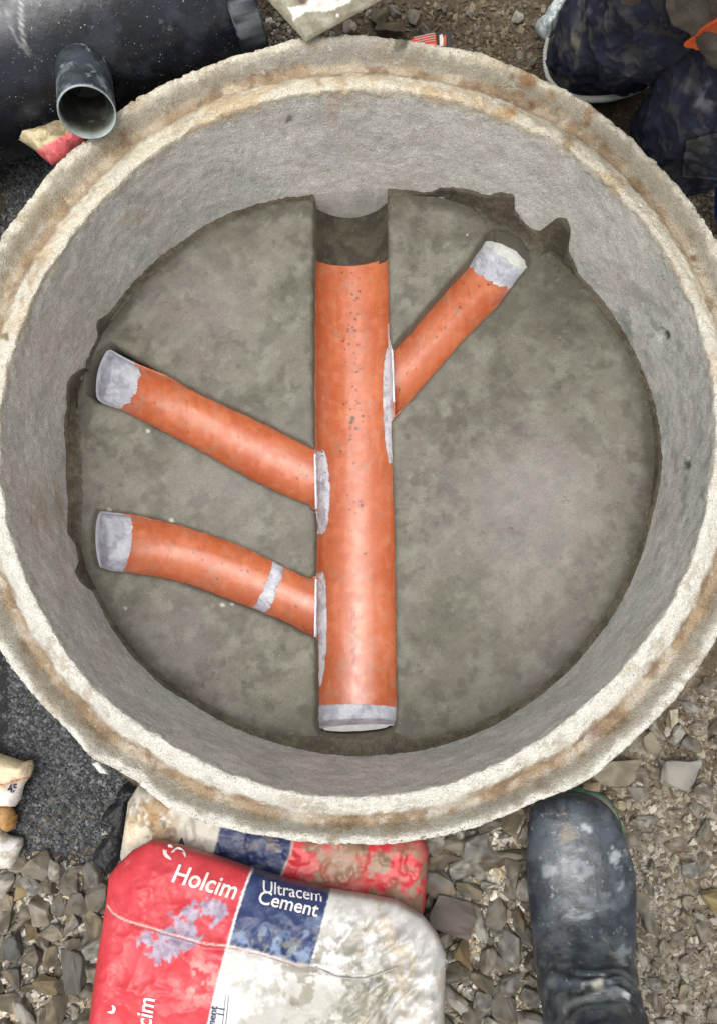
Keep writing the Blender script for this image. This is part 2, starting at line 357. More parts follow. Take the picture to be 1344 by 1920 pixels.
for cxy, rad, colr, a in (((755, 82), 17, (92, 90, 76), 1), ((744, 74), 11, (104, 100, 84), .9), ((955, 212), 15, (168, 122, 66), .8), ((940, 216), 18, (178, 142, 92), .5),
        ((985, 148), 16, (140, 108, 72), .9), ((994, 160), 10, (132, 100, 66), .8), ((1033, 178), 12, (150, 120, 88), .8), ((1108, 208), 16, (150, 112, 72), .8), ((1062, 265), 17, (150, 130, 98), .9),
        ((1101, 229), 8, (138, 104, 66), .9), ((997, 198), 8, (110, 80, 54), 1), ((960, 140), 6, (130, 104, 74), .8), ((240, 560), 1, (0, 0, 0), 0), ((1242, 630), 7, (52, 50, 46), .85), ((1285, 872), 8, (64, 64, 62), .8),
        ((542, 226), 7, (98, 100, 96), .8), ((598, 157), 9, (160, 140, 104), .8), ((1297, 485), 9, (110, 84, 62), .9), ((1010, 1468), 12, (130, 96, 80), .5), ((1110, 1375), 14, (132, 112, 110), .5), ((250, 1430), 12, (140, 136, 128), .6), ((10, 630), 9, (110, 92, 50), .8), ((626, 303), 24, (196, 198, 202), .5), ((1210, 700), 14, (120, 122, 120), .4)):
    g = gauss(pxr + 14 * (np.stack([fbm(V, 60, 3, 70), fbm(V, 60, 3, 71)], 1) - .5), cxy, rad, 4); c = mixc(c, L(*colr), g * a)
c[T > 1.02] = L(168, 162, 150)
ringf = gridf(NT, len(prof), True)[:, ::-1]
ring = mesh('manhole_ring', V, ringf, M_ring, col=c)
tag(ring, 'round precast concrete manhole ring with a brown-stained stepped pale rim', 'manhole ring')

# ------------------------------------------------------------------ benching: floor slab with the tree-shaped slot of the channels
slot = [(589,340),(588,450),(587,640),(587,760),(588,838),(560,824),(481,784),(420,756),(353,724),(280,683),(206,641),
        (182,660),(164,694),(162,738),(180,752),(221,765),(280,794),(338,824),(410,864),(481,903),(540,931),(581,946),(590,958),(592,985),(591,1050),(590,1078),(580,1084),(565,1079),(510,1052),(470,1032),(431,1016),(385,999),(338,985),(290,973),(249,963),(178,956),
        (172,985),(171,1030),(180,1064),(204,1071),(231,1072),(303,1083),(345,1094),(392,1112),(474,1143),(540,1171),(592,1199),(592,1260),(592,1325),(591,1360),(597,1376),(620,1381),(665,1383),(710,1378),(735,1370),(742,1352),(743,1330),(741,1180),(739,1000),(736,900),(734,810),(733,790),(785,732),(825,686),(865,639),(930,574),(962,531),(994,490),(990,470),(975,448),(950,434),(925,430),(914,434),(881,483),(817,555),(775,603),(735,648),(729,620),(727,500),(726,340)]
tb = np.linspace(0, 2 * PI, 400, endpoint=False)
S = resample(U(slot, ZB)[:, :2], step=.004)
S += (np.stack([fbm(S, 60, 3, 80), fbm(S, 60, 3, 81)], 1) - .5) * .0022
rb = r_fl(tb) + .012
a0, a1 = math.atan2(S[0, 1], S[0, 0]), math.atan2(S[-1, 1], S[-1, 0])     # a0 (left) > a1 (right)
arc = [t for t in tb if not (a1 < t < a0)]
arc = sorted([t if t > a0 - 1e-6 else t + 2 * PI for t in arc])           # from a0 round to a1 + 2pi
A = np.array([((r_fl(t) + .012) * math.cos(t), (r_fl(t) + .012) * math.sin(t)) for t in arc])
q0 = (r_fl(a0) + .012) * np.array([math.cos(a0), math.sin(a0)]); q1 = (r_fl(a1) + .012) * np.array([math.cos(a1), math.sin(a1)])
Sin = S[np.hypot(S[:, 0], S[:, 1]) < .50]
poly = np.vstack([q0, A[1:-1], q1, Sin[::-1]])
bv, bf, nb = cdt(poly, .0032)
dS = pdist(bv, Sin, closed=False)
zz = ZB + .0035 * (fbm(bv, 6, 3, 82) - .5) + .0012 * (fbm(bv, 30, 3, 83) - .5) - .004 * np.exp(-(dS / .0022) ** 2) - .0015 * np.exp(-(dS / .006) ** 2)
V = np.column_stack([bv, zz]); bp = P(V)
N_ = lambda f, s, o=4: fbm(V, f, o, s)
c = np.tile(L(108, 105, 93), (len(V), 1))
c = mixc(c, L(116, 113, 101), .8 * sm(.38, .7, N_(7, 90)))
c = mixc(c, L(86, 84, 70), .7 * sm(.42, .72, N_(9, 91)))
c = mixc(c, L(106, 98, 92), .6 * sm(.42, .7, N_(5, 92)))
c = mixc(c, L(130, 130, 117), .5 * sm(.48, .75, N_(22, 93)))
c = mixc(c, L(66, 62, 52), .5 * sm(.5, .75, N_(28, 94)))
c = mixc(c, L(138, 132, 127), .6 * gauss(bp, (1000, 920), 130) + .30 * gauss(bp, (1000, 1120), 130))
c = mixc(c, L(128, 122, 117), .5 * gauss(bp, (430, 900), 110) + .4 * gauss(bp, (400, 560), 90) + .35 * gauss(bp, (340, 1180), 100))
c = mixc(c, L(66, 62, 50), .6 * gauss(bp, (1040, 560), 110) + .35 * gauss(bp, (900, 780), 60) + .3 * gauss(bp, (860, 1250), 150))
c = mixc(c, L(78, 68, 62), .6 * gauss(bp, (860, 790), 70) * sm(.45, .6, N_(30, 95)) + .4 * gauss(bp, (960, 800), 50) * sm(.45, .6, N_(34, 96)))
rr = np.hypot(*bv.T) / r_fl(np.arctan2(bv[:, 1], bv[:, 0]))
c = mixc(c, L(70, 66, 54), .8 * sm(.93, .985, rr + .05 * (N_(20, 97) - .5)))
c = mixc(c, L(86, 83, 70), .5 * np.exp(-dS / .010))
st = fbm(np.column_stack([bv[:, 0] * .8 + bv[:, 1] * .6, (bv[:, 1] * .8 - bv[:, 0] * .6) * 9]), 16, 3, 98)     # trowel sweeps
c = c * (1 + .16 * (st - .5))[:, None]
for q in ((278, 808, 4), (418, 1134, 4), (436, 1133, 3), (236, 1140, 3), (875, 440, 2), (1015, 615, 2), (205, 957, 4), (322, 976, 4)):
    c = mixc(c, L(180, 180, 166), gauss(bp, q[:2], q[2], 4))
# vertical faces of the slot and outside: skirt from the outline
sk = np.column_stack([V[:nb, 0], V[:nb, 1], np.full(nb, -.33)])
# bulge the slot faces slightly inwards at the foot
n0 = len(V); V2 = np.vstack([V, sk]); c2 = np.vstack([c, np.tile(L(112, 108, 92), (nb, 1))])
i = np.arange(nb); j = (i + 1) % nb
skf = np.stack([i, n0 + i, n0 + j, j], 1)
f3 = [tuple(t) for t in bf] + [tuple(t) for t in skf]
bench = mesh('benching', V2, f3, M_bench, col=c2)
tag(bench, 'grey trowelled mortar benching with slots for four orange drain channels', 'benching')
bm2 = bmesh.new(); bm2.from_mesh(bench.data); bmesh.ops.recalc_face_normals(bm2, faces=bm2.faces); 
for e in bm2.edges:
    if e.calc_face_angle(0) > .9: e.smooth = False
bm2.to_mesh(bench.data); bm2.free()

# mortar bed under the channels, seen at the open end of the main channel
g = np.linspace(-.52, .52, 261); GXX, GYY = np.meshgrid(g, g, indexing='ij'); q = np.stack([GXX.ravel(), GYY.ravel()], 1)
q *= np.minimum(1, .515 / np.maximum(np.hypot(*q.T), 1e-6))[:, None]
cxm = U1(659, 430, -.27)[0]; u = (q[:, 0] - cxm) / .056
yend = U1(659, 490, -.27)[1]
zz = -.320 + np.where((q[:, 1] > yend) & (np.abs(u) < 1.25), .004 + .036 * np.clip(np.abs(u), 0, 1.15) ** 2.2, 0) + .004 * (fbm(q, 30, 3, 100) - .5)

Vb = np.column_stack([q, zz]); c = mixc(np.tile(L(84, 79, 65), (len(q), 1)), L(68, 61, 51), sm(.45, .6, fbm(q, 30, 3, 101)))
bed = mesh('channel_bed', Vb, gridf(261, 261), M_mortar, parent=bench, col=c)

# mortar fillet against the wall
WT = [(590,367),(545,370),(500,378),(450,394),(400,416),(360,440),(327,465),(280,500),(247,536),(230,560),(205,588),(183,600),(179,615),(187,630),(178,655),(160,690),(135,703),(125,720),(126,760),(120,800),(128,850),(131,900),(130,950),(127,1000),(143,1020),(149,1050),(141,1070),(147,1085),(160,1100),(175,1108),(190,1140),(215,1185),(240,1220),(271,1253),(310,1290),(350,1312),(420,1353),(480,1380),(550,1401),(600,1412),(654,1417),(710,1415),(771,1409),(840,1395),(900,1372),(960,1340),(1000,1312),(1047,1275),(1116,1200),(1162,1131),(1203,1037),(1228,944),(1239,890),(1239,830),(1219,732),(1200,690),(1170,625),(1140,585),(1110,545),(1084,516),(1076,490),(1064,470),(1070,430),(1062,410),(1048,406),(1032,418),(1012,434),(992,426),(978,412),(962,390),(965,366),(945,360),(910,366),(870,354),(830,350),(800,366),(760,358),(727,357)]
BT = [(588,378),(500,393),(402,432),(330,480),(255,548),(215,600),(188,628),(172,645),(150,690),(144,735),(152,790),(158,860),(160,920),(156,950),(153,1000),(160,1066),(188,1112),(225,1175),(285,1250),(360,1300),(430,1342),(500,1370),(594,1378),(620,1382),(665,1384),(710,1380),(738,1370),(780,1385),(900,1352),(1000,1293),(1105,1190),(1150,1120),(1190,1030),(1216,940),(1226,850),(1207,735),(1158,630),(1100,550),(1060,500),(1030,470),(1012,466),(994,490),(990,470),(975,448),(950,434),(925,430),(914,434),(905,410),(880,388),(830,368),(780,368),(727,370)]
def wallpt(p):
    """pixels -> points on the inside wall of the ring"""
    d = ray(p); out = []
    for k in range(len(d)):
        lo, hi = .3, 2.5
        for _ in range(40):
            m = (lo + hi) / 2; X = CP + d[k] * m; t = math.atan2(X[1], X[0]); f = np.clip(X[2] / ZB, 0, 1)
            if np.hypot(X[0], X[1]) > r_in(t) + (r_fl(t) - .001 - r_in(t)) * f: hi = m
            else: lo = m
        out.append(CP + d[k] * lo)
    return np.array(out)
WP = wallpt(WT); tw_ = np.unwrap(np.arctan2(WP[:, 1], WP[:, 0])); BP = U(BT, ZB); tbp = np.unwrap(np.arctan2(BP[:, 1], BP[:, 0]))
if tbp[0] - tw_[0] > 3: tbp -= 2 * PI
nf = 1400
tq = np.linspace(tw_[0], tw_[-1], nf)
def mono(t, v):                                 # angles are not strictly increasing: sort by angle
    o = np.argsort(t); return t[o], v[o]
a, b = mono(tw_, np.maximum(WP[:, 2], ZB + .004)); hz = np.interp(tq, a, b)
a, b = mono(tbp, np.hypot(BP[:, 0], BP[:, 1])); rbn = np.interp(tq, a, b)
dirs = np.stack([np.cos(tq), np.sin(tq), 0 * tq], 1)
kz = np.exp(-np.linspace(-2, 2, 9) ** 2); kz /= kz.sum(); hz = np.convolve(np.pad(hz, 4, mode='edge'), kz, 'valid')
kz = np.exp(-np.linspace(-2, 2, 11) ** 2); kz /= kz.sum(); rbn = np.convolve(np.pad(rbn, 5, mode='edge'), kz, 'valid')
hz += .006 * (fbm(dirs, 40, 5, 110) - .5); hz = np.maximum(hz, ZB + .002)
rbn += .006 * (fbm(dirs, 60, 3, 111) - .5)
rw = r_in(tq) + (r_fl(tq) - .001 - r_in(tq)) * np.clip(hz / ZB, 0, 1)
rows = []; us = np.linspace(0, 1, 26)
for u in us:                                    # u 0 at wall top, 1 at bench
    if u == 0: r, zq = rw + .004, hz + .001
    else:
        k = (u - us[1]) / (1 - us[1]); r = rw - .005 - (rw - .005 - rbn) * k ** 1.15; zq = ZB + .0012 + (hz - .0015 - ZB) * (1 - k) ** (2.2 )
        zq = zq - .003 * sm(.85, 1, k)
        f = np.clip(zq / ZB, 0, 1); r = np.minimum(r, r_in(tq) + (r_fl(tq) - .001 - r_in(tq)) * f - .0035 * (1 - k))
    rows.append(np.stack([r * np.cos(tq), r * np.sin(tq), zq], 1))
V = np.stack(rows, 1).reshape(-1, 3); UU = np.tile(us, nf)
n = fbm(V, 70, 4, 112) - .5; V[:, 2] += n * .004 * sm(0, .2, UU) * sm(1, .7, UU); V[:, :2] *= (1 - .004 * (fbm(V, 90, 3, 113) - .5) * sm(0, .1, UU) * sm(1, .8, UU))[:, None]
# sink over the slot so that the channel ends stay open
inn = inside(V[:, :2], np.vstack([S]))
V[inn, 2] = ZB - .12
pf = P(V)
c = mixc(np.tile(L(98, 90, 75), (len(V), 1)), L(78, 70, 58), .8 * sm(.42, .6, fbm(V, 24, 4, 114)))
c = mixc(c, L(102, 94, 82), .6 * sm(.55, .7, fbm(V, 40, 4, 115)))
c = mixc(c, L(94, 92, 78), sm(.6, 1, UU) * .9)
fil = mesh('mortar_fillet', V, gridf(nf, 26), M_mortar, parent=bench, col=c); fil['label'] = 'rough brown wet mortar smeared up the wall around the floor'

# ------------------------------------------------------------------ drain channels (open half pipes)
def arcpts(Lp, Rp, depth, nu=41, power=2.0, off=0.0):
    """loft: Lp, Rp (n,3) edge points, depth (n,) -> trough surface grid (n, nu, 3)"""
    u = np.linspace(0, 1, nu); s = 1 - np.abs(2 * u - 1) ** power; s = np.sqrt(np.clip(1 - (2 * u - 1) ** 2, 0, 1)) ** .9
    G = Lp[:, None] * (1 - u)[None, :, None] + Rp[:, None] * u[None, :, None]
    G[:, :, 2] -= depth[:, None] * s[None]
    G[:, :, 2] += off
    return G
def thick(G, t=.003):
    """closed thin shell from a grid: add a lower copy and rim faces"""
    n, m, _ = G.shape; A = G.reshape(-1, 3)
    du = np.gradient(G, axis=0); dv = np.gradient(G, axis=1); nn = np.cross(dv, du); nn /= np.maximum(np.linalg.norm(nn, axis=2, keepdims=True), 1e-9)
    if nn[n // 2, m // 2, 2] < 0: nn = -nn
    B = (G - nn * t).reshape(-1, 3); f = gridf(n, m); N0 = n * m
    ring = [i * m for i in range(n)] + [(n - 1) * m + j for j in range(1, m)] + [i * m + m - 1 for i in range(n - 2, -1, -1)] + [j for j in range(m - 2, 0, -1)]
    ring = np.array(ring); r2 = np.roll(ring, -1)
    side = np.stack([ring, r2, r2 + N0, ring + N0], 1)
    return np.vstack([A, B]), np.vstack([f, f[:, ::-1] + N0, side])
def orient(o):
    bm = bmesh.new(); bm.from_mesh(o.data); bmesh.ops.recalc_face_normals(bm, faces=bm.faces); bm.to_mesh(o.data); bm.free(); return o
OR = L(172, 90, 54)
def pipecol(V, seed, dirty=1.0):
    c = np.tile(OR, (len(V), 1)); c = mixc(c, L(196, 136, 106), .25 * sm(.60, .72, fbm(V * [5, .7, 1], 16, 4, seed + 9))); c = mixc(c, L(150, 128, 108), .35 * sm(.64, .72, fbm(V, 38, 4, seed + 11)))
    c = mixc(c, L(188, 110, 72), .5 * sm(.35, .75, fbm(V, 12, 4, seed)))
    c = mixc(c, L(164, 82, 48), .5 * sm(.4, .8, fbm(V, 9, 4, seed + 1)))
    c = mixc(c, L(198, 122, 90), .35 * dirty * sm(.5, .8, fbm(V, 45, 4, seed + 2)))
    return c
def s_at_(Gr, ypx):
    return float(np.interp(ypx, P(Gr[:, 0])[:, 1], np.linspace(0, 1, len(Gr))))
SE = L(168, 170, 180)
# main channel
ZM = ZB - .026; DM = .052
Lm = [(594,478),(596,560),(597,700),(598,850),(601,1000),(600,1080),(598,1200),(595,1290),(594,1322),(594,1345),(596,1366)]
Rm = [(724,469),(725,540),(727,640),(731,760),(734,900),(736,1000),(737,1120),(739,1250),(740,1322),(740,1345),(736,1360)]
def edges(Lpx, Rpx, z, n):
    a = catmull(Lpx, n); b = catmull(Rpx, n); return U(a, z), U(b, z)
def main_surface(n, off=0.0, nu=61):
    a, b = edges(Lm, Rm, ZM, n); d = np.full(n, DM); s = np.linspace(0, 1, n)
    d = DM * (1 - .75 * sm(.955, 1.0, s) )
    w_ = b - a; a, b = a - w_ * .045, b + w_ * .045
    return arcpts(a, b, d, nu, off=off)
G = main_surface(620); G[:, :, 2] += .0012 * (fbm(G.reshape(-1, 3), 12, 2, 120) - .5).reshape(620, 61)
V, Fq = thick(G); pv = P(V); c = pipecol(V, 122)
for k in range(60):
    yy = random.choice([random.uniform(500, 1000), random.gauss(790, 60), random.gauss(640, 60)]); xx = random.gauss(662, 9)
    c = mixc(c, L(74, 34, 20), gauss(pv, (xx, yy), random.uniform(1.2, 2.4), 4))
for q in ((661, 785, 5), (659, 792, 4), (680, 780, 3), (666, 598, 3), (667, 803, 3), (685, 1038, 2.5), (678, 948, 4), (676, 940, 2.5)):
    c = mixc(c, L(58, 34, 24), gauss(pv, q[:2], q[2], 4))
sq = catmull([(664,1146),(665,1158),(668,1165),(667,1176),(661,1186),(668,1192),(662,1202),(667,1212),(662,1220),(664,1232),(661,1245)], 80)
c = mixc(c, L(96, 44, 24), .75 * np.exp(-(pdist(pv, sq, False) / 1.6) ** 2))
c = mixc(c, L(96, 44, 24), .5 * np.exp(-(pdist(pv, [(659, 1140), (660, 1170), (659, 1230)], False) / 1.2) ** 2))
ss_ = np.tile(np.repeat(np.linspace(0, 1, 620), 61), 2); c = mixc(c, SE, sm(s_at_(G, 1326), s_at_(G, 1332), ss_))
u_ = np.tile(np.tile(np.abs(2 * np.linspace(0, 1, 61) - 1), 620), 2); sid = np.tile(np.tile(np.linspace(0, 1, 61), 620), 2) < .5
for sd0, y0_, y1_ in ((True, 850, 1000), (True, 1080, 1290), (False, 645, 852)):
    c = mixc(c, L(198, 202, 210), (u_ > .93) * (sid == sd0) * (ss_ > s_at_(G, y0_)) * (ss_ < s_at_(G, y1_)) * 1.0)
mainp = orient(mesh('channel_pipe', V, Fq, M_pipe, col=c))
tag(mainp, 'wide straight orange plastic channel pipe running down the middle of the floor', 'drain pipe')
def sealcol(V, seed):
    c = mixc(np.tile(SE if seed > 141 else L(198, 202, 210), (len(V), 1)), L(196, 198, 204), .8 * sm(.4, .68, fbm(V, 26, 4, seed)))
    return mixc(c, L(122, 124, 134), .5 * sm(.52, .68, fbm(V, 40, 4, seed + 1)))
def over(name, surf, s0, s1, u0, u1, parent, seed, ns=90, nu=30, lift=.0012, jag=(.004, .01), col=None, mat=None):
    """thin layer lying on a surface(s,u) function between ragged limits"""
    ss = np.linspace(0, 1, ns); uu = np.linspace(0, 1, nu); A, B = np.meshgrid(ss, uu, indexing='ij')
    e0 = fbm(np.column_stack([uu * 9, np.full(nu, seed * 1.7), 0 * uu]), 1, 4, seed) - .5; e1 = fbm(np.column_stack([uu * 9, np.full(nu, seed * 3.1), 0 * uu]), 1, 4, seed + 1) - .5
    g0 = fbm(np.column_stack([ss * 12, np.full(ns, seed * 2.3), 0 * ss]), 1, 4, seed + 2) - .5; g1 = fbm(np.column_stack([ss * 12, np.full(ns, seed * .7), 0 * ss]), 1, 4, seed + 3) - .5
    sA = s0 + e0 * jag[0]; sB = s1 + e1 * jag[0]; uA = (u0(ss) if callable(u0) else u0) + g0 * jag[1]; uB = (u1(ss) if callable(u1) else u1) + g1 * jag[1]
    sA = np.maximum(sA, 0); Sg = sA[None] * (1 - A) + sB[None] * A; Ug = np.clip(uA[:, None] * (1 - B) + uB[:, None] * B, 0, 1)
    X = surf(Sg.ravel(), Ug.ravel()); ed = np.minimum(np.minimum(A, 1 - A) * 12, np.minimum(B, 1 - B) * 10).ravel().clip(0, 1)
    X[:, 2] += -.0006 + (lift + .0006) * np.sqrt(ed) + .0008 * (fbm(X, 90, 3, seed) - .5) * ed
    V, Fq = thick(X.reshape(ns, nu, 3), .001)
    return orient(mesh(name, V, Fq, mat or M_seal, parent=parent, col=sealcol(V, seed) if col is None else np.tile(col, (len(V), 1))))
def surf_of(G):
    n, m, _ = G.shape
    def f(s, u):
        x = np.clip(s, 0, 1) * (n - 1); yv = np.clip(u, 0, 1) * (m - 1); i = np.minimum(x.astype(int), n - 2); j = np.minimum(yv.astype(int), m - 2); a = (x - i)[:, None]; b = (yv - j)[:, None]
        return G[i, j] * (1 - a) * (1 - b) + G[i + 1, j] * a * (1 - b) + G[i, j + 1] * (1 - a) * b + G[i + 1, j + 1] * a * b
    return f
SM = surf_of(G)
def s_at(Gr, side, ypx):                        # station of the main pipe whose edge is at pixel row ypx
    pr = P(Gr[:, 0 if side == 'L' else -1])[:, 1]; return float(np.interp(ypx, pr, np.linspace(0, 1, len(pr))))
bulge = lambda a, b, w0, w1: (lambda ss: w0 + (w1 - w0) * np.sin(PI * np.clip(ss, 0, 1)) ** .45)
over('joint_sealant', SM, s_at(G, 'L', 845), s_at(G, 'L', 1003), 0, bulge(0, 1, .06, .15), mainp, 130, nu=24, jag=(.008, .03))
over('joint_sealant', SM, s_at(G, 'L', 1075), s_at(G, 'L', 1292), 0, bulge(0, 1, .05, .115), mainp, 134, jag=(.008, .025))
over('joint_sealant', SM, s_at(G, 'R', 640), s_at(G, 'R', 858), bulge(0, 1, .95, .86), 1, mainp, 138, jag=(.008, .025))
over('end_seal', SM, s_at(G, 'L', 1326), 1.0, 0, 1, mainp, 142, ns=40, nu=80, jag=(.006, 0))
# white end plate of the main channel
def lens_plate(name, Lp, Rp, zt, sag_top, sag_bot, parent, col, seed):
    """upright end plate: crescent between two curved lines"""
    a, b = np.array(Lp), np.array(Rp); u = np.linspace(0, 1, 50); k = np.linspace(0, 1, 14)
    base = a[None] * (1 - u)[:, None] + b[None] * u[:, None]; s = np.sqrt(np.clip(1 - (2 * u - 1) ** 2, 0, 1))
    n = np.cross(b - a, [0, 0, 1.]); n /= np.linalg.norm(n)
    Gp = np.stack([base + n * (sag_top[0] * s)[:, None] * (1 - q) + n * (sag_bot[0] * s)[:, None] * q + np.array([0, 0, 1.]) * ((-sag_top[1] * (1 - q) - sag_bot[1] * q) * s)[:, None] for q in k], 1)
    Gp[:, :, 2] += .0008 * (fbm(Gp.reshape(-1, 3), 80, 3, seed) - .5).reshape(50, 14)
    V, Fq = thick(Gp, .002); c = mixc(np.tile(col, (len(V), 1)), L(190, 192, 192), .5 * sm(.5, .65, fbm(V, 50, 3, seed)))
    return orient(mesh(name, V, Fq, M_seal, parent=parent, col=c))
ea, eb = U1(606, 1366, ZM + .001), U1(728, 1360, ZM + .001)
o = lens_plate('end_plate', ea, eb, ZM, (-.002, .014), (.007, .006), mainp, L(190, 192, 188), 150); o['label'] = 'white crescent end plate'

# branches
def branch(Lpx, Rpx, z, depth, label, nm, seal_from, seed, endr, n=260, close=.12):
    a, b = edges(Lpx, Rpx, z, n); s = np.linspace(0, 1, n)
    d = depth * np.sqrt(np.clip(1 - (np.clip((close - s) / close, 0, 1)) ** 2.5, 0.0, 1)) * (1 - .0 * s)
    w_ = b - a; a, b = a - w_ * .055, b + w_ * .055
    G = arcpts(a, b, d, 45); uu = np.linspace(0, 1, 45); ax = ((a[0] + b[0]) - (a[60] + b[60])) / 2; ax /= np.linalg.norm(ax)
    G += ax[None, None] * (endr * np.clip(1 - s / .3, 0, 1)[:, None] * (4 * uu * (1 - uu))[None])[:, :, None]
    V, Fq = thick(G, .0025); c = pipecol(V, seed, 1.2); pv = P(V)
    for k in range(26):
        t = random.uniform(.12, .97); u = random.gauss(.5, .12); X = surf_of(G)(np.array([t]), np.array([u]))
        c = mixc(c, L(66, 34, 22), gauss(pv, P(X)[0], random.uniform(1.0, 2.3), 4))
    c = mixc(c, L(190, 134, 108), .4 * sm(.84, .97, np.tile(np.abs(2 * np.linspace(0, 1, 45) - 1), 2 * n)) * sm(.4, .6, fbm(V, 60, 3, seed + 7)))
    c = mixc(c, SE, sm(seal_from, seal_from - .012, np.tile(np.repeat(s, 45), 2)))
    o = orient(mesh('branch_pipe', V, Fq, M_pipe, col=c)); tag(o, label, 'drain pipe')
    Sf = surf_of(G)
    return o, Sf, G
# points run from the far (wall) end towards the main channel
ul, SUL, GUL = branch([(203,661),(210,664),(227,674),(260,690),(330,718),(410,757),(500,800),(560,830),(591,846)],
    [(184,734),(188,744),(200,752),(222,763),(290,797),(370,838),(481,900),(550,932),(595,950)], ZB - .018, .040,
    'straight orange branch pipe entering from the upper left with a lavender-grey capped end', None, .355, 160, .008)
over('end_seal', SUL, -.05, .37, 0, 1, ul, 162, ns=50, nu=70, jag=(.03, 0))
ll, SLL, GLL = branch([(186,965),(196,966),(215,968),(250,972),(300,981),(338,990),(385,1004),(431,1021),(470,1037),(510,1056),(560,1079),(594,1090)],
    [(190,1062),(198,1066),(212,1068),(231,1069),(265,1073),(303,1080),(345,1091),(392,1109),(430,1123),(474,1140),(540,1168),(595,1194)], ZB - .018, .040,
    'bent orange branch pipe entering from the lower left with a grey band near its joint', None, .235, 170, .006)
over('end_seal', SLL, -.05, .25, 0, 1, ll, 172, ns=40, nu=70, jag=(.02, 0))
over('joint_band', SLL, .812, .850, 0, 1, ll, 176, ns=24, nu=70, jag=(.012, 0))
ur, SUR, GUR = branch([(918,436),(910,448),(897,466),(881,487),(850,523),(817,559),(780,600),(737,652)],
    [(991,488),(984,499),(975,513),(960,531),(930,566),(865,638),(785,728),(736,776)], ZB - .018, .040,
    'straight orange branch pipe entering from the upper right with a white disc closing its end', None, .41, 180, .020)
over('end_seal', SUR, -.05, .43, 0, 1, ur, 182, ns=50, nu=70, jag=(.05, 0))
o = over('end_plate', SUR, 0.0, .17, .02, .98, ur, 188, ns=30, nu=70, jag=(.05, 0), lift=.0042, col=L(196, 198, 190)); o['label'] = 'white end disc'

# ------------------------------------------------------------------ stones and grit
def sharpen(o, ang=.30):
    bm = bmesh.new(); bm.from_mesh(o.data)
    for e in bm.edges:
        if e.calc_face_angle(0) > ang: e.smooth = False
    bm.to_mesh(o.data); bm.free(); return o
def stone_mesh(seed, n=26, flat=.72, detail=1):
    rg = np.random.default_rng(seed); bm = bmesh.new()
    ax = np.array([1, rg.uniform(.6, .95), flat * rg.uniform(.75, 1.1)])
    for k in range(n):
        v = rg.normal(size=3); v /= np.linalg.norm(v); v = np.sign(v) * np.abs(v) ** .8; v /= max(np.abs(v).max() ** .5, .7); v *= rg.choice([.8, 1.0, 1.12])
        bm.verts.new(v * ax * rg.uniform(.82, 1.0))
    bmesh.ops.convex_hull(bm, input=bm.verts); bmesh.ops.delete(bm, geom=[v for v in bm.verts if not v.link_faces], context='VERTS')
    if detail:
        bmesh.ops.dissolve_limit(bm, angle_limit=.28, verts=bm.verts, edges=bm.edges)
        bmesh.ops.bevel(bm, geom=bm.edges[:], offset=.035, segments=1, profile=.5, affect='EDGES', clamp_overlap=True)
        bmesh.ops.triangulate(bm, faces=bm.faces)
        bmesh.ops.subdivide_edges(bm, edges=[e for e in bm.edges if e.calc_length() > .25], cuts=2, use_grid_fill=True)
        bmesh.ops.triangulate(bm, faces=bm.faces)
        V = np.array([v.co[:] for v in bm.verts]); d = .16 * (fbm(V, 2.4, 3, seed) - .5) + .07 * (fbm(V, 7, 3, seed + 1) - .5)
        bm.normal_update()
        for v, q in zip(bm.verts, d): v.co += v.normal * q
    V = np.array([v.co[:] for v in bm.verts]); bm.verts.index_update(); Fs = [tuple(v.index for v in f.verts) for f in bm.faces]; bm.free()
    return V, Fs
PAL = [L(168,158,138), L(182,175,160), L(154,151,144), L(178,162,134), L(146,134,114), L(174,170,162), L(132,124,108), L(208,202,190)]
protos = []
for k in range(20):
    V, Fs = stone_mesh(500 + k, random.randint(12, 18)); c = np.tile(PAL[k % len(PAL)], (len(V), 1))
    c = mixc(c, PAL[(k * 3 + 1) % len(PAL)], sm(.4, .6, fbm(V, 1.3, 3, k))); c = mixc(c, L(98, 84, 62), .6 * sm(.5, .65, fbm(V, 2.1, 3, k + 40)))
    me = sharpen(mesh('stone', V, Fs, M_stone, col=c, smooth=True)); protos.append(me.data); bpy.data.objects.remove(me)
def world_poly(pp, z=-.16): return U(pp, z)[:, :2]
KEEP = []                                       # (x, y, r) of stones already laid
def lay_stone(x, y, r, label, group, sink=.25, data=None, rot=None, scl=(1, 1, 1), lift=0):
    o = bpy.data.objects.new('stone', data or random.choice(protos)); COL.objects.link(o)
    o.rotation_euler = rot or (random.uniform(-.35, .35), random.uniform(-.35, .35), random.uniform(0, 6.28))
    q = random.uniform(.85, 1.15); o.scale = (r * q * scl[0], r / q * scl[1], r * scl[2])
    o.location = (x, y, float(gz(np.array([x]), np.array([y]))[0]) + r * (.62 - sink) + lift)
    tag(o, label, 'stone', group); KEEP.append((x, y, r)); return o
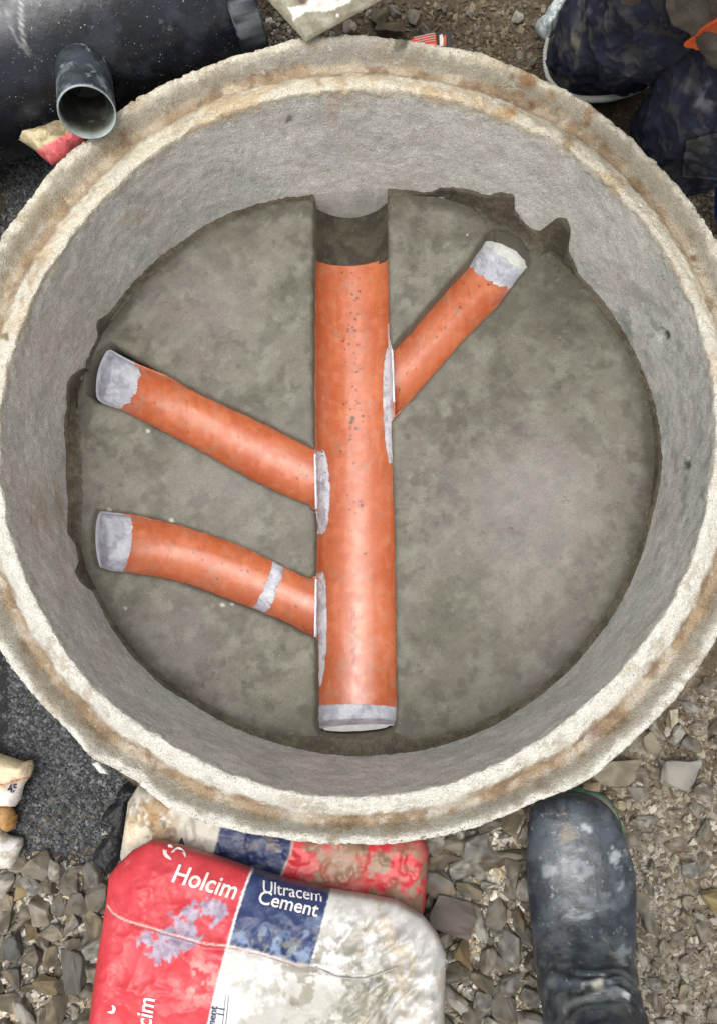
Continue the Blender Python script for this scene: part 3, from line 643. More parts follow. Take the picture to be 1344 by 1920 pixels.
# the stones one can single out
def own_stone(px_, py_, r, col, label, n=14, seed=0, flat=.7, scl=(1, 1, 1), rz=0, sink=.2):
    V, Fs = stone_mesh(900 + seed, n, flat); col = [min(250, int(v * 1.17)) for v in col]; c = mixc(np.tile(L(*col), (len(V), 1)), L(*[int(v * .78) for v in col]), .8 * sm(.42, .62, fbm(V, 2, 4, seed)))
    me = sharpen(mesh('stone', V, Fs, M_stone, col=c)); d = me.data; bpy.data.objects.remove(me)
    X = U1(px_, py_, -.15); return lay_stone(X[0], X[1], r, label, None, sink, d, (random.uniform(-.15, .15), random.uniform(-.15, .15), rz), scl)
own_stone(972, 22, .013, (222, 214, 196), 'small cream white stone lying on the dark soil left of the crumpled grey bag', seed=1)
own_stone(655, 45, .015, (196, 180, 168), 'pinkish pale stone beside the mortar board at the rim', seed=2)
own_stone(696, 14, .013, (186, 178, 162), 'pale elongated stone near the top edge right of the mortar board', seed=3, scl=(1.2, .6, 1))
own_stone(727, 50, .026, (112, 104, 84), 'large brown clod behind the rim right of the pinkish stone', seed=4)
own_stone(708, 24, .02, (120, 112, 90), 'brown clod touching the pale elongated stone at the top', seed=14)
own_stone(1264, 1345, .018, (196, 186, 160), 'pale triangular stone close to the rim at lower right', 9, seed=5)
own_stone(1222, 1400, .020, (190, 180, 156), 'long pale bent stone poking out from under the rim', 12, seed=6, scl=(.6, 1.5, 1), rz=.35)
own_stone(1271, 1448, .034, (178, 174, 164), 'large pale grey rounded stone right of the rubber boot toe', 16, seed=7, flat=.6)
own_stone(1155, 1448, .030, (158, 148, 128), 'large tan stone at the rim just above the boot toe', 16, seed=8, flat=.6, scl=(1.3, .8, 1))
own_stone(1118, 1487, .024, (160, 142, 116), 'brown and cream wedge stone touching the green edge of the boot', 10, seed=9, rz=-.5)
own_stone(1199, 1490, .017, (150, 144, 132), 'grey stone between the boot toe and the large pale stone', 12, seed=10)
own_stone(1162, 1512, .011, (190, 178, 150), 'small cream stone right beside the boot toe', 10, seed=11)
own_stone(843, 1715, .035, (134, 124, 116), 'broad flat grey stone beside the corner of the front cement bag', 13, seed=12, flat=.6)
own_stone(871, 1777, .029, (138, 118, 84), 'ochre brown stone below the broad flat grey stone', 12, seed=13, scl=(.8, 1.15, 1), rz=-.4)
own_stone(916, 1668, .023, (150, 146, 134), 'pale square stone in the gap between bag and boot', 10, seed=15)
own_stone(956, 1600, .028, (150, 144, 128), 'long flat block of stone beside the boot toe on its left', 9, seed=16, scl=(1.2, .65, 1), rz=.15)
own_stone(848, 1588, .023, (142, 136, 120), 'squarish stone tucked under the rim right of the red bag', 9, seed=17)
own_stone(1336, 1692, .027, (196, 176, 126), 'yellowish stone at the right edge of the picture', 14, seed=18)
own_stone(30, 1683, .018, (168, 150, 112), 'tan triangular stone below the crumpled sack at the left edge', 8, seed=19)
own_stone(27, 1775, .029, (124, 124, 120), 'blue grey oval stone near the left edge', 16, seed=20, scl=(.6, 1.2, 1), rz=-.3)
own_stone(86, 1850, .024, (142, 128, 98), 'tan angular stone low in the gravel left of the red bag', 10, seed=21)
own_stone(60, 1750, .021, (146, 128, 96), 'long tan stone standing next to the oval grey stone', 10, seed=22, scl=(.7, 1.2, 1))
own_stone(138, 1820, .030, (128, 124, 114), 'big grey stone left of the lower red bag edge', 12, seed=23)
own_stone(1045, 1410 + 480, .001, (120, 110, 90), 'x', seed=24) if False else None
BOOT = [(985,1500),(1060,1480),(1150,1530),(1200,1650),(1200,1920),(995,1920),(985,1600)]
BAGS = [(236,1500),(420,1545),(805,1590),(800,1700),(838,1780),(835,1920),(170,1920),(200,1640)]
ZONES = [('gap', lambda x, y: 'just under the rim between red bag and boot toe' if y < 1600 else 'close against the left side of the boot' if x > 935 and y < 1780 else 'beside the corner of the red back bag' if y < 1720 else
            'by the boot ankle at the bottom' if x > 925 else 'along the right side of the white bag panel' if x < 880 else 'midway between white bag and boot ankle'),
         ('left', lambda x, y: 'close against the red bag edge' if x > 125 and y > 1700 else 'beside the black plastic and red bag corner' if x > 110 else 'right below the plastic scraps' if y < 1700 else 'at the left edge beside the oval grey stone' if x < 70 and y < 1810 else
            'in the bottom left corner of the picture' if x < 70 else 'in the middle of the gravel left of the red bag' if y < 1810 else 'low in the gravel left of the red bag'),
         ('right', lambda x, y: 'close to the rim at lower right' if y < 1430 else 'near the large pale rounded stone' if y < 1540 else 'beside the right side of the boot' if x < 1265 and y < 1740 else 'near the yellowish stone at the right edge' if y < 1740 else
            'right of the boot shaft' if x < 1265 else 'in the bottom right corner of the picture'),
         ('top', lambda x, y: 'between the black pipe end and the mortar board' if x < 580 else 'between mortar board and the red tool' if x < 780 else 'right behind the red tool' if x < 900 else 'left of the crumpled grey bag')]
USED = set()
def scatter(polypx, n, rfun, label, group, sink, avoid=(BOOT, BAGS)):
    zone = dict(ZONES)[label]
    W = world_poly(polypx); lo, hi = W.min(0), W.max(0); av = [world_poly(a) for a in avoid]; done = 0; tries = 0
    rs = sorted([rfun() for _ in range(n)], reverse=True)
    for r in rs:
        for _ in range(200):
            p = np.random.default_rng(int(random.random() * 1e9)).uniform(lo, hi)[None]
            if not inside(p, W)[0] or np.hypot(*p[0]) < .575 or any(inside(p, a)[0] for a in av): continue
            if any((p[0, 0] - k[0]) ** 2 + (p[0, 1] - k[1]) ** 2 < (.62 * (r + k[2])) ** 2 for k in KEEP): continue
            d_ = random.randrange(len(protos)); tr_ = 0
            pq = P(np.array([[p[0, 0], p[0, 1], -.15]]))[0]
            size = 'large' if r > .02 else 'medium' if r > .014 else 'small' if r > .0105 else 'tiny'; shade = ('tan', 'pale', 'grey', 'ochre tan', 'brown', 'light grey', 'dark brown', 'cream')[d_ % 8]
            shape = ('blocky', 'wedge-shaped', 'rounded', 'flat')[d_ // 5 % 4]
            while (size, d_ // 5 % 4, d_ % 8, zone(*pq)) in USED and tr_ < 40: d_ = random.randrange(len(protos)); tr_ += 1
            USED.add((size, d_ // 5 % 4, d_ % 8, zone(*pq))); shade = ('tan', 'pale', 'grey', 'ochre tan', 'brown', 'light grey', 'dark brown', 'cream')[d_ % 8]; shape = ('blocky', 'wedge-shaped', 'rounded', 'flat')[d_ // 5 % 4]
            lay_stone(p[0, 0], p[0, 1], r, f'{size} {shape} {shade} stone {zone(*pq)}', group, sink, protos[d_]); done += 1; break
    return done
RA = [(800,1570),(1000,1520),(1005,1700),(1015,1920),(825,1920),(835,1780),(800,1700)]
RB = [(0,1640),(70,1600),(200,1640),(200,1720),(170,1920),(0,1920)]
RC = [(1120,1480),(1344,1250),(1344,1920),(1190,1920),(1190,1620)]
RD = [(480,0),(1020,0),(1020,130),(480,130)]
RE = [(60,1500),(230,1500),(200,1640),(60,1620)]
scatter(RA, 95, lambda: .009 + .019 * random.random() ** 1.5, 'gap', 'loose stones between bag and boot', .15)
scatter(RB, 100, lambda: .009 + .017 * random.random() ** 1.4, 'left', 'loose stones left of the bags', .15)
scatter(RC, 64, lambda: random.uniform(.007, .021), 'right', 'stones in the soil right of the boot', .5)
scatter(RD, 34, lambda: random.uniform(.006, .016), 'top', 'stones in the soil behind the ring', .35)

def grit(name, regs, label_kind=True):
    """many tiny stones as one mesh; regs: (polygon px, count, rmin, rmax, palette, lift)"""
    tm = [stone_mesh(700 + k, 16, .8, 0) for k in range(6)]
    Vs, Fs, Cs, off = [], [], [], 0
    for polypx, n, r0, r1, pal, lift in regs:
        W = world_poly(polypx); lo, hi = W.min(0), W.max(0); q = RNG.uniform(lo, hi, (n * 4, 2)); q = q[inside(q, W) & (np.hypot(*q.T) > .57)][:n]
        z = gz(q[:, 0], q[:, 1]); r = r0 * (r1 / r0) ** (RNG.uniform(0, 1, len(q)) ** 1.6); pal = np.array(pal)
        t = RNG.integers(0, 6, len(q))
        for k in range(6):
            idx = np.where(t == k)[0]
            if not len(idx): continue
            V, Fc = tm[k]; Fc = np.array([f for f in Fc]); m = len(idx)
            a = RNG.uniform(0, 6.28, m); b = RNG.uniform(-.6, .6, m); ca, sa, cb, sb = np.cos(a), np.sin(a), np.cos(b), np.sin(b)
            X = V[None] * r[idx, None, None] * RNG.uniform(.75, 1.2, (m, 1, 3))
            x1 = X[:, :, 0] * ca[:, None] - X[:, :, 1] * sa[:, None]; y1 = X[:, :, 0] * sa[:, None] + X[:, :, 1] * ca[:, None]
            y2 = y1 * cb[:, None] - X[:, :, 2] * sb[:, None]; z2 = y1 * sb[:, None] + X[:, :, 2] * cb[:, None]
            Y = np.stack([x1 + q[idx, 0, None], y2 + q[idx, 1, None], z2 + (z[idx] + r[idx] * lift)[:, None]], -1)
            Vs.append(Y.reshape(-1, 3)); Fs.append((Fc[None] + (off + np.arange(m) * len(V))[:, None, None]).reshape(-1, 3)); off += m * len(V)
            cc = pal[RNG.integers(0, len(pal), m)] * RNG.uniform(.65, 1.3, (m, 1)); Cs.append(np.repeat(cc, len(V), 0))
    return mesh(name, np.vstack(Vs), np.vstack(Fs), M_grit, smooth=False, col=np.vstack(Cs))
LA = [(0,1180),(60,1260),(200,1430),(270,1490),(230,1560),(150,1600),(0,1600)]
LB = [(0,250),(110,240),(130,310),(0,460)]
DK = [L(70,72,74), L(58,60,62), L(84,86,88), L(48,49,50), L(100,102,102)]
SO = [L(134,124,106), L(114,103,86), L(154,148,136), L(98,88,73)]
o = grit('dark_aggregate', [(LA, 15000, .0018, .0045, DK, .2), ([(0,1560),(200,1540),(225,1640),(120,1660),(0,1650)], 1500, .002, .005, DK + [L(92,84,68), L(74,66,54)], .0), ([(0,1590),(240,1580),(215,1690),(0,1700)], 500, .002, .005, DK + [L(92,84,68)], .0), (LB, 5500, .0018, .0045, DK, .2), ([(-250,200),(60,200),(60,1250),(0,1250),(-250,1500)], 6000, .002, .005, DK, .2)])
tag(o, 'layer of fine dark grey wet aggregate on the ground left of the ring', 'gravel', kind='stuff')
o = grit('fine_gravel', [(RA, 1800, .0035, .009, PAL, .1), (RB, 2000, .0035, .009, PAL, .1), (RE, 500, .002, .006, [L(74,66,54), L(92,84,68), L(64,60,54)], -.1), (RC, 2300, .0016, .008, SO + [L(150,144,130)], -.1), (RD, 3000, .0015, .008, [L(104,92,74), L(88,77,61), L(120,108,90), L(98,90,76)], -.1),
    ([(470,30),(560,30),(560,130),(430,130)], 900, .002, .007, [L(170,164,150), L(130,124,112), L(110,100,86)], .1),
    ([(190,1500),(820,1540),(840,1920),(170,1920)], 1200, .003, .009, PAL, 0), ([(1000,1480),(1200,1480),(1200,1920),(1000,1920)], 900, .003, .008, SO, 0),
    ([(1180,240),(1344,330),(1344,460)], 900, .002, .006, SO, 0)])
tag(o, 'loose fine gravel and soil crumbs filling the ground between the larger stones', 'gravel', kind='stuff')

# ------------------------------------------------------------------ bodies and sheets from traced outlines
def slab(name, polypx, zmid, hfun, hbot, step, mat, colfun, parent=None, edge=.03, ztilt=None, rough_edge=0):
    """closed body: outline at zmid, top raised by hfun(xy, dist_to_edge), underside lowered by hbot"""
    W = U(polypx, zmid)[:, :2]
    if rough_edge: W = resample(np.vstack([W, W[:1]]), step=step * 2)[:-1]; W = W + (np.stack([fbm(W, 45, 3, 301), fbm(W, 45, 3, 302)], 1) - .5) * rough_edge
    v, f, nb = cdt(W, step); d = pdist(v, v[:nb])
    base = zmid + (ztilt(v) if ztilt else 0)
    top = np.column_stack([v, base + hfun(v, d)]); top[:nb, 2] = base[:nb] if ztilt else zmid
    bot = np.column_stack([v, base - hbot * np.sqrt(np.clip(1 - (1 - np.clip(d / edge, 0, 1)) ** 2, 0, 1))])
    remap = np.arange(len(v)) + len(v); remap[:nb] = np.arange(nb)
    V = np.vstack([top, bot]); Fc = np.vstack([f, remap[f[:, ::-1]]])
    return mesh(name, V, Fc, mat, parent=parent, col=colfun(V, P(V))), (v, top, f)
def dome(d, w, p=2.0): return np.clip(1 - (1 - np.clip(d / w, 0, 1)) ** p, 0, 1) ** (1 / p)

# ------------------------------------------------------------------ cement bags
RED, NAVY, WHT = L(190, 54, 62), L(40, 52, 92), L(204, 202, 198)
def text(s, size, px_, ang, surf, parent, name, mat, shear=.12, extr=0, bold=.014, sx=1.0, lift=.0014, bend=None):
    cu = bpy.data.curves.new('t', 'FONT'); cu.body = s; cu.size = 1; cu.offset = bold; cu.shear = shear; cu.resolution_u = 3
    to = bpy.data.objects.new('t', cu); COL.objects.link(to); bpy.context.view_layer.update()
    me = bpy.data.meshes.new_from_object(to); bpy.data.objects.remove(to)
    bm = bmesh.new(); bm.from_mesh(me); bmesh.ops.triangulate(bm, faces=bm.faces)
    for _ in range(3):
        es = [e for e in bm.edges if e.calc_length() > .12]
        if es: bmesh.ops.subdivide_edges(bm, edges=es, cuts=1); bmesh.ops.triangulate(bm, faces=bm.faces)
    V = np.array([v.co[:2] for v in bm.verts]); bm.verts.index_update(); Fs = [tuple(v.index for v in f.verts) for f in bm.faces]; bm.free()
    V[:, 0] *= sx
    if bend: V[:, 1] += bend(V[:, 0])
    ca, sa = math.cos(ang), math.sin(ang); q = np.stack([px_[0] + size * (V[:, 0] * ca + V[:, 1] * sa), px_[1] + size * (V[:, 0] * sa - V[:, 1] * ca)], 1)
    X = surf(q); X[:, 2] += lift
    return mesh(name, X, Fs, mat, parent=parent, smooth=True)
def surf_from(v, top, zmid):
    """pixels -> points on a height-field body by iterating the height"""
    step = .004; lo = v.min(0) - .01; n = (np.ceil((v.max(0) + .01 - lo) / step)).astype(int) + 1; H = np.full(n, np.nan)
    acc = np.zeros(n); cnt = np.zeros(n); ij = np.round((v - lo) / step).astype(int); np.add.at(acc, (ij[:, 0], ij[:, 1]), top[:, 2]); np.add.at(cnt, (ij[:, 0], ij[:, 1]), 1)
    H = np.where(cnt > 0, acc / np.maximum(cnt, 1), np.nan)
    for _ in range(12):
        m = np.isnan(H)
        if not m.any(): break
        Pd = np.pad(H, 1, constant_values=np.nan); st = np.stack([Pd[:-2, 1:-1], Pd[2:, 1:-1], Pd[1:-1, :-2], Pd[1:-1, 2:]])
        with np.errstate(all='ignore'):
            import warnings; warnings.simplefilter('ignore'); av = np.nanmean(st, 0)
        H = np.where(m, av, H)
    H = np.where(np.isnan(H), zmid, H)
    def hz_(xy):
        g = np.clip((xy - lo) / step, 0, np.array(n) - 1.001); i = g.astype(int); a = g - i
        return H[i[:, 0], i[:, 1]] * (1 - a[:, 0]) * (1 - a[:, 1]) + H[i[:, 0] + 1, i[:, 1]] * a[:, 0] * (1 - a[:, 1]) + H[i[:, 0], i[:, 1] + 1] * (1 - a[:, 0]) * a[:, 1] + H[i[:, 0] + 1, i[:, 1] + 1] * a[:, 0] * a[:, 1]
    def f(q):
        z = np.full(len(q), zmid)
        for _ in range(8): z = hz_(U(q, z)[:, :2])
        X = U(q, z); X[:, 2] = hz_(X[:, :2]); return X
    return f
def lin(q, a, b):
    """signed side of the line a->b in pixels (positive to the right of a->b when going down)"""
    d = np.array(b, float) - a; n = np.array([-d[1], d[0]]) / np.hypot(*d); return -((q - a) @ n)
def polyx(q, pts):                              # x of a polyline at rows q_y
    p = np.array(pts, float); return np.interp(q[:, 1], p[:, 1], p[:, 0])
# back bag, lying lower and partly under the front one
BB = [(243,1500),(262,1470),(330,1480),(420,1510),(560,1545),(700,1560),(790,1565),(803,1592),(801,1640),(797,1700),(780,1760),(600,1800),(400,1780),(250,1700),(228,1600),(236,1550)]
def h_bb(v, d): return .030 * dome(d, .04, 2.2) + (ridge(v, 8, 3, 200) - .5) * .007 * sm(0, .02, d) + (ridge(v * [1, 2.2], 18, 3, 201) - .5) * .003 * sm(0, .015, d) + .006 * sm(.5, .8, fbm(v, 45, 3, 204)) * sm(0, .015, d)
def c_bb(V, q):
    c = np.tile(L(190, 186, 174), (len(V), 1)); n = (fbm(V, 60, 3, 202) - .5) * 8
    navy = sm(-1.5, 1.5, q[:, 0] + n * .3 - polyx(q, [(430, 1500), (400, 1600), (380, 1700)])); c = mixc(c, NAVY * .8, navy)
    red = sm(-1.5, 1.5, q[:, 0] - polyx(q, [(552, 1560), (545, 1600), (528, 1640), (520, 1700)])); c = mixc(c, RED, red)
    wl_ = np.exp(-((q[:, 0] - polyx(q, [(552, 1560), (545, 1600), (528, 1640), (520, 1700)])) / 2.2) ** 2); c = mixc(c, L(190, 176, 166), wl_ * .8)
    mud = sm(.58, .68, fbm(V, 18, 4, 203)) * sm(430, 560, q[:, 0]); mud = np.maximum(mud, gauss(q + 20 * (fbm(V, 40, 2, 210) - .5)[:, None], (640, 1625), 45, 3)); mud = np.maximum(mud, .9 * gauss(q, (770, 1605), 30, 3) * sm(.35, .5, fbm(V, 40, 3, 206))); mud = np.maximum(mud, .9 * gauss(q, (745, 1680), 34, 3) * sm(.4, .5, fbm(V, 50, 3, 207)))
    c = mixc(c, L(134, 120, 98), mud * .9)
    c = mixc(c, L(150, 118, 72), .9 * sm(.46, .60, fbm(V, 30, 4, 205)) * gauss(q, (285, 1540), 55, 3))
    c = mixc(c, L(88, 70, 46), .8 * sm(.52, .60, fbm(V, 65, 4, 208)) * gauss(q, (280, 1545), 50, 3))
    return mixc(c, L(226, 206, 166), .6 * gauss(q, (245, 1560), 26) )
bag2, (v2, t2, f2) = slab('cement_bag', BB, -.130, h_bb, .035, .0026, M_bag, c_bb, edge=.04)
tag(bag2, 'dirty mud-covered cement bag tucked under the ring rim beneath the cleaner bag', 'cement bag')
SB2 = surf_from(v2, t2, -.130)
q = resample([(320,1610),(342,1570),(356,1612),(320,1610)], n=40)
def flat_patch(name, pp, surf, parent, mat, step=3.0, lift=.0008, col=None):
    v, f, nb = cdt(np.array(pp, float), step); X = surf(v); X[:, 2] += lift
    # pixel y points down, so flip the winding
    return mesh(name, X, f[:, ::-1], mat, parent=parent, col=None if col is None else np.tile(col, (len(X), 1)))
flat_patch('hazard_triangle', [(318,1612),(342,1569),(358,1614)], SB2, bag2, M_inkd)
flat_patch('triangle_field', [(336,1609),(342,1580),(352,1610)], SB2, bag2, M_ink, lift=.0014)

# front bag
FB = [(206,1640),(222,1620),(250,1594),(284,1575),(310,1580),(380,1600),(465,1629),(540,1652),(615,1670),(690,1682),(745,1692),(795,1722),(820,1752),(836,1790),(834,1860),(832,1930),(829,2050),(820,2200),(802,2330),(600,2360),(350,2340),(170,2330),(150,2200),(160,2050),(172,1920),(184,1830),(196,1740),(202,1690)]
CRE = [(202,1698),(212,1712),(232,1724),(300,1745),(380,1768),(442,1776),(500,1790),(560,1810),(590,1812),(640,1822),(720,1828),(800,1835)]
CW = U(CRE, -.012)[:, :2]
NE = U([(206,1640),(284,1575),(465,1629),(615,1670),(745,1692),(800,1725)], -.05)[:, :2]
def h_fb(v, d):
    dn = pdist(v, NE, False)
    h = .046 * dome(d, .030, 2.0) * (.45 + .55 * sm(-.01, .11, dn))
    h += .006 * np.exp(-(pdist(v, CW, False) / .004) ** 2) * sm(0, .02, d) * .5 - .003 * np.exp(-(pdist(v, CW + [0, -.005], False) / .003) ** 2)
    h += (ridge(v * [1.3, 1], 6, 3, 220) ** 2 - .4) * .014 * sm(0, .03, d) + (ridge(v * [1, 1.6], 13, 3, 221) ** 4 - .2) * .005 * sm(0, .02, d)
    pv = P(np.column_stack([v, np.full(len(v), -.02)])); wr = sm(600, 700, pv[:, 0]); h += wr * (ridge(v @ np.array([[.8, -.6], [.6, .8]]) * [1, 2.6], 15, 3, 222) ** 2 - .4) * .020 * sm(0, .02, d)
    return h
B1 = [(472,1625),(455,1668),(437,1725),(420,1790),(405,1850),(388,1925),(370,2020),(350,2340)]      # red / white line
B2 = [(622,1660),(608,1712),(596,1760),(580,1812),(575,1830)]                                       # navy / white line
BCR = [(212,1700),(442,1776),(560,1810),(600,1822)]
def c_fb(V, q):
    n1_ = fbm(V, 50, 4, 230); n2_ = fbm(V, 14, 4, 231); n3_ = fbm(V, 120, 3, 232)
    c = np.tile(WHT, (len(V), 1)); xb = polyx(q, B1); xn = polyx(q, B2); cr = np.interp(q[:, 0], *np.array(CRE, float).T)
    c = mixc(c, L(146, 142, 130), .7 * sm(.46, .66, n2_ + .25 * gauss(q, (600, 1860), 150) - .04) * sm(0, 60, q[:, 1] - cr) )
    c = mixc(c, L(122, 118, 102), .8 * sm(.5, .62, fbm(V, 34, 4, 233)) * gauss(q, (620, 1850), 150, 3))
    c = mixc(c, L(128, 124, 106), .85 * sm(.44, .54, fbm(V, 40, 4, 234)) * gauss(q * [1, 1.9], (710, 1862 * 1.9), 90, 3))
    navy = sm(-1, 1, xn - q[:, 0]) * sm(6 + 24 * 0, -6, q[:, 1] - cr + 14 * (n1_ - .5)); nc = mixc(np.tile(NAVY, (len(V), 1)), L(120, 140, 170), .7 * sm(.46, .66, n1_) * sm(1690, 1800, q[:, 1]) + .15 * sm(.5, .7, n1_))
    nc = mixc(nc, L(150, 150, 120), .6 * sm(.55, .66, fbm(V, 60, 4, 235)) * sm(1720, 1800, q[:, 1]))
    c = c * (1 - navy[:, None]) + nc * navy[:, None]
    c = mixc(c, L(226, 214, 210), sm(3.2, 1.6, np.abs(q[:, 0] - xb - 3)))
    red = sm(-1, 1, xb - q[:, 0]); rc = mixc(np.tile(RED, (len(V), 1)), L(198, 74, 80), .35 * sm(.45, .7, n2_)); rc = mixc(rc, L(200, 120, 112), .4 * sm(.80, .88, n1_))
    rc = mixc(rc, L(190, 170, 160), .6 * sm(.5, .62, n1_) * gauss(q, (375, 1840), 45, 3))
    c = c * (1 - red[:, None]) + rc * red[:, None]
    # smear of grey sealant
    sn = q + 34 * (np.stack([fbm(V, 45, 4, 236), fbm(V, 45, 4, 237)], 1) - .5)
    s1 = np.exp(-(lin(sn, (325, 1735), (425, 1705)) / 24) ** 4 ) * gauss(sn * [1, .4], (372, 1722 * .4), 52, 6)
    s2 = np.exp(-(lin(sn, (260, 1768), (400, 1745)) / 24) ** 4) * gauss(sn * [1, .4], (328, 1760 * .4), 66, 6)
    s3 = gauss(sn, (312, 1790), 26, 4)
    smr = np.maximum(np.maximum(s1, s2), s3) * sm(.30, .42, n1_ + .2 * (n3_ - .5)); c = mixc(c, mixc(np.tile(L(132, 130, 150), (len(V), 1)), L(156, 156, 172), sm(.4, .6, n3_)), sm(.3, .6, smr) * .88)
    ln = np.exp(-(pdist(q, np.array(CRE) + [0, 0], False) / 1.5) ** 2) * (V[:, 2] > -.05); c = mixc(c, L(214, 190, 178), .85 * ln * sm(585, 560, q[:, 0]))
    ln = np.exp(-(pdist(q, np.array(CRE) + [0, 4], False) / 1.5) ** 2) * (V[:, 2] > -.05); c = mixc(c, L(104, 70, 70), .6 * ln * sm(640, 600, q[:, 0]))
    c = mixc(c, L(168, 150, 120), .5 * sm(.56, .68, fbm(V, 26, 4, 238)) * sm(640, 700, q[:, 0]))
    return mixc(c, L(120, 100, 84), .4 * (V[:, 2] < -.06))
bag1, (v1, t1, f1) = slab('cement_bag', FB, -.062, h_fb, .045, .0019, M_bag, c_fb, edge=.03)
tag(bag1, 'full cement bag on top with red, navy and white panels and grey smear', 'cement bag')
SB = surf_from(v1, t1, -.062)
A1 = math.radians(16)
bendf = lambda x: -.03 * x * x * .0
t = text('Holcim', 50, (320, 1651), A1, SB, bag1, 'brand_lettering', M_ink, shear=.15, sx=.86)
t = text('Ultracem', 33, (492, 1672), math.radians(9), SB, bag1, 'product_lettering', M_ink, shear=-.15, sx=.92, bold=.008)
t = text('Cement', 37, (482, 1692), math.radians(13), SB, bag1, 'product_lettering', M_ink, shear=.05, sx=.95)
t = text('Holcim', 44, (277, 1986), math.radians(-83), SB, bag1, 'brand_lettering', M_ink, shear=.1, sx=.9)
t = text('Cement', 20, (398, 1952), math.radians(-81), SB, bag1, 'product_lettering', M_inkd, shear=.1)
def ribbon(name, pts, wd, surf, parent, mat, n=40):
    p = catmull(pts, n); d = np.gradient(p, axis=0); nrm = np.stack([-d[:, 1], d[:, 0]], 1); nrm /= np.linalg.norm(nrm, axis=1)[:, None]
    ww = wd * (1 - .75 * np.abs(np.linspace(-1, 1, n)) ** 3)
    rowsq = [p + nrm * (ww * k)[:, None] for k in (-.5, -.17, .17, .5)]; q = np.stack(rowsq, 1).reshape(-1, 2); X = surf(q); X[:, 2] += .0008
    return mesh(name, X, gridf(n, 4), mat, parent=parent)
ribbon('logo_mark', [(331,1613),(318,1606),(312,1597),(312,1592)], 6, SB, bag1, M_ink) if False else None
ribbon('logo_mark', [(322,1611),(312,1603),(310,1594),(318,1590),(322,1595)][:4], 7, SB, bag1, M_ink)
ribbon('logo_mark', [(322,1598),(334,1591),(345,1597),(349,1607)], 6, SB, bag1, M_ink)
ribbon('logo_mark', [(312,1592),(318,1586),(326,1588)], 5, SB, bag1, M_ink)
ribbon('logo_mark', [(211,1884),(215,1890),(212,1897),(203,1897)], 6, SB, bag1, M_ink)
for k in range(9):
    y0 = 1880 + k * 10; 
    ribbon('fine_print', [(408 - (y0 - 1880) * .12 + 0, y0), (424 - (y0 - 1880) * .12, y0 + 3)], 2.0, SB, bag1, M_inkd, 8) if k % 3 else None
for dx in (0, 6): ribbon('print_rule', [(424 + dx, 1862), (417 + dx, 1930), (410 + dx, 2000)], 1.3, SB, bag1, M_inkd, 20)
# stitched thread running along the crease at the right side
def tube(name, pts, r, mat, parent=None, n=None, seg=8, col=None, closed=False):
    p = catmull(pts, n or len(pts) * 8); d = np.gradient(p, axis=0); d /= np.linalg.norm(d, axis=1)[:, None]
    up = np.array([0, 0, 1.]); s = np.cross(d, up); nn = np.linalg.norm(s, axis=1)[:, None]; s = np.where(nn > .05, s / np.maximum(nn, 1e-9), [1, 0, 0]); t_ = np.cross(s, d)
    a = np.linspace(0, 2 * PI, seg, endpoint=False); rr = np.full(len(p), r) if np.isscalar(r) else np.interp(np.linspace(0, 1, len(p)), np.linspace(0, 1, len(r)), r)
    V = p[:, None] + rr[:, None, None] * (s[:, None] * np.cos(a)[None, :, None] + t_[:, None] * np.sin(a)[None, :, None])
    m = len(p); Fq = []
    for i in range(m - 1):
        for j in range(seg): Fq.append((i * seg + j, i * seg + (j + 1) % seg, (i + 1) * seg + (j + 1) % seg, (i + 1) * seg + j))
    Fq.append(tuple(range(seg))); Fq.append(tuple((m - 1) * seg + j for j in range(seg))[::-1])
    V = V.reshape(-1, 3); return orient(mesh(name, V, Fq, mat, parent=parent, col=None if col is None else np.tile(col, (len(V), 1))))
X = SB(np.array([(592,1812),(630,1830),(680,1834),(720,1822),(745,1812)], float)); X[:, 2] += .001
tube('seam_thread', X, .0009, M_rope, bag1, seg=6)
X = SB(np.array([(834,1815),(838,1806),(834,1798),(840,1802)], float)); X[:, 2] += .002; tube('seam_thread', X, .0009, M_rope, bag1, seg=6)

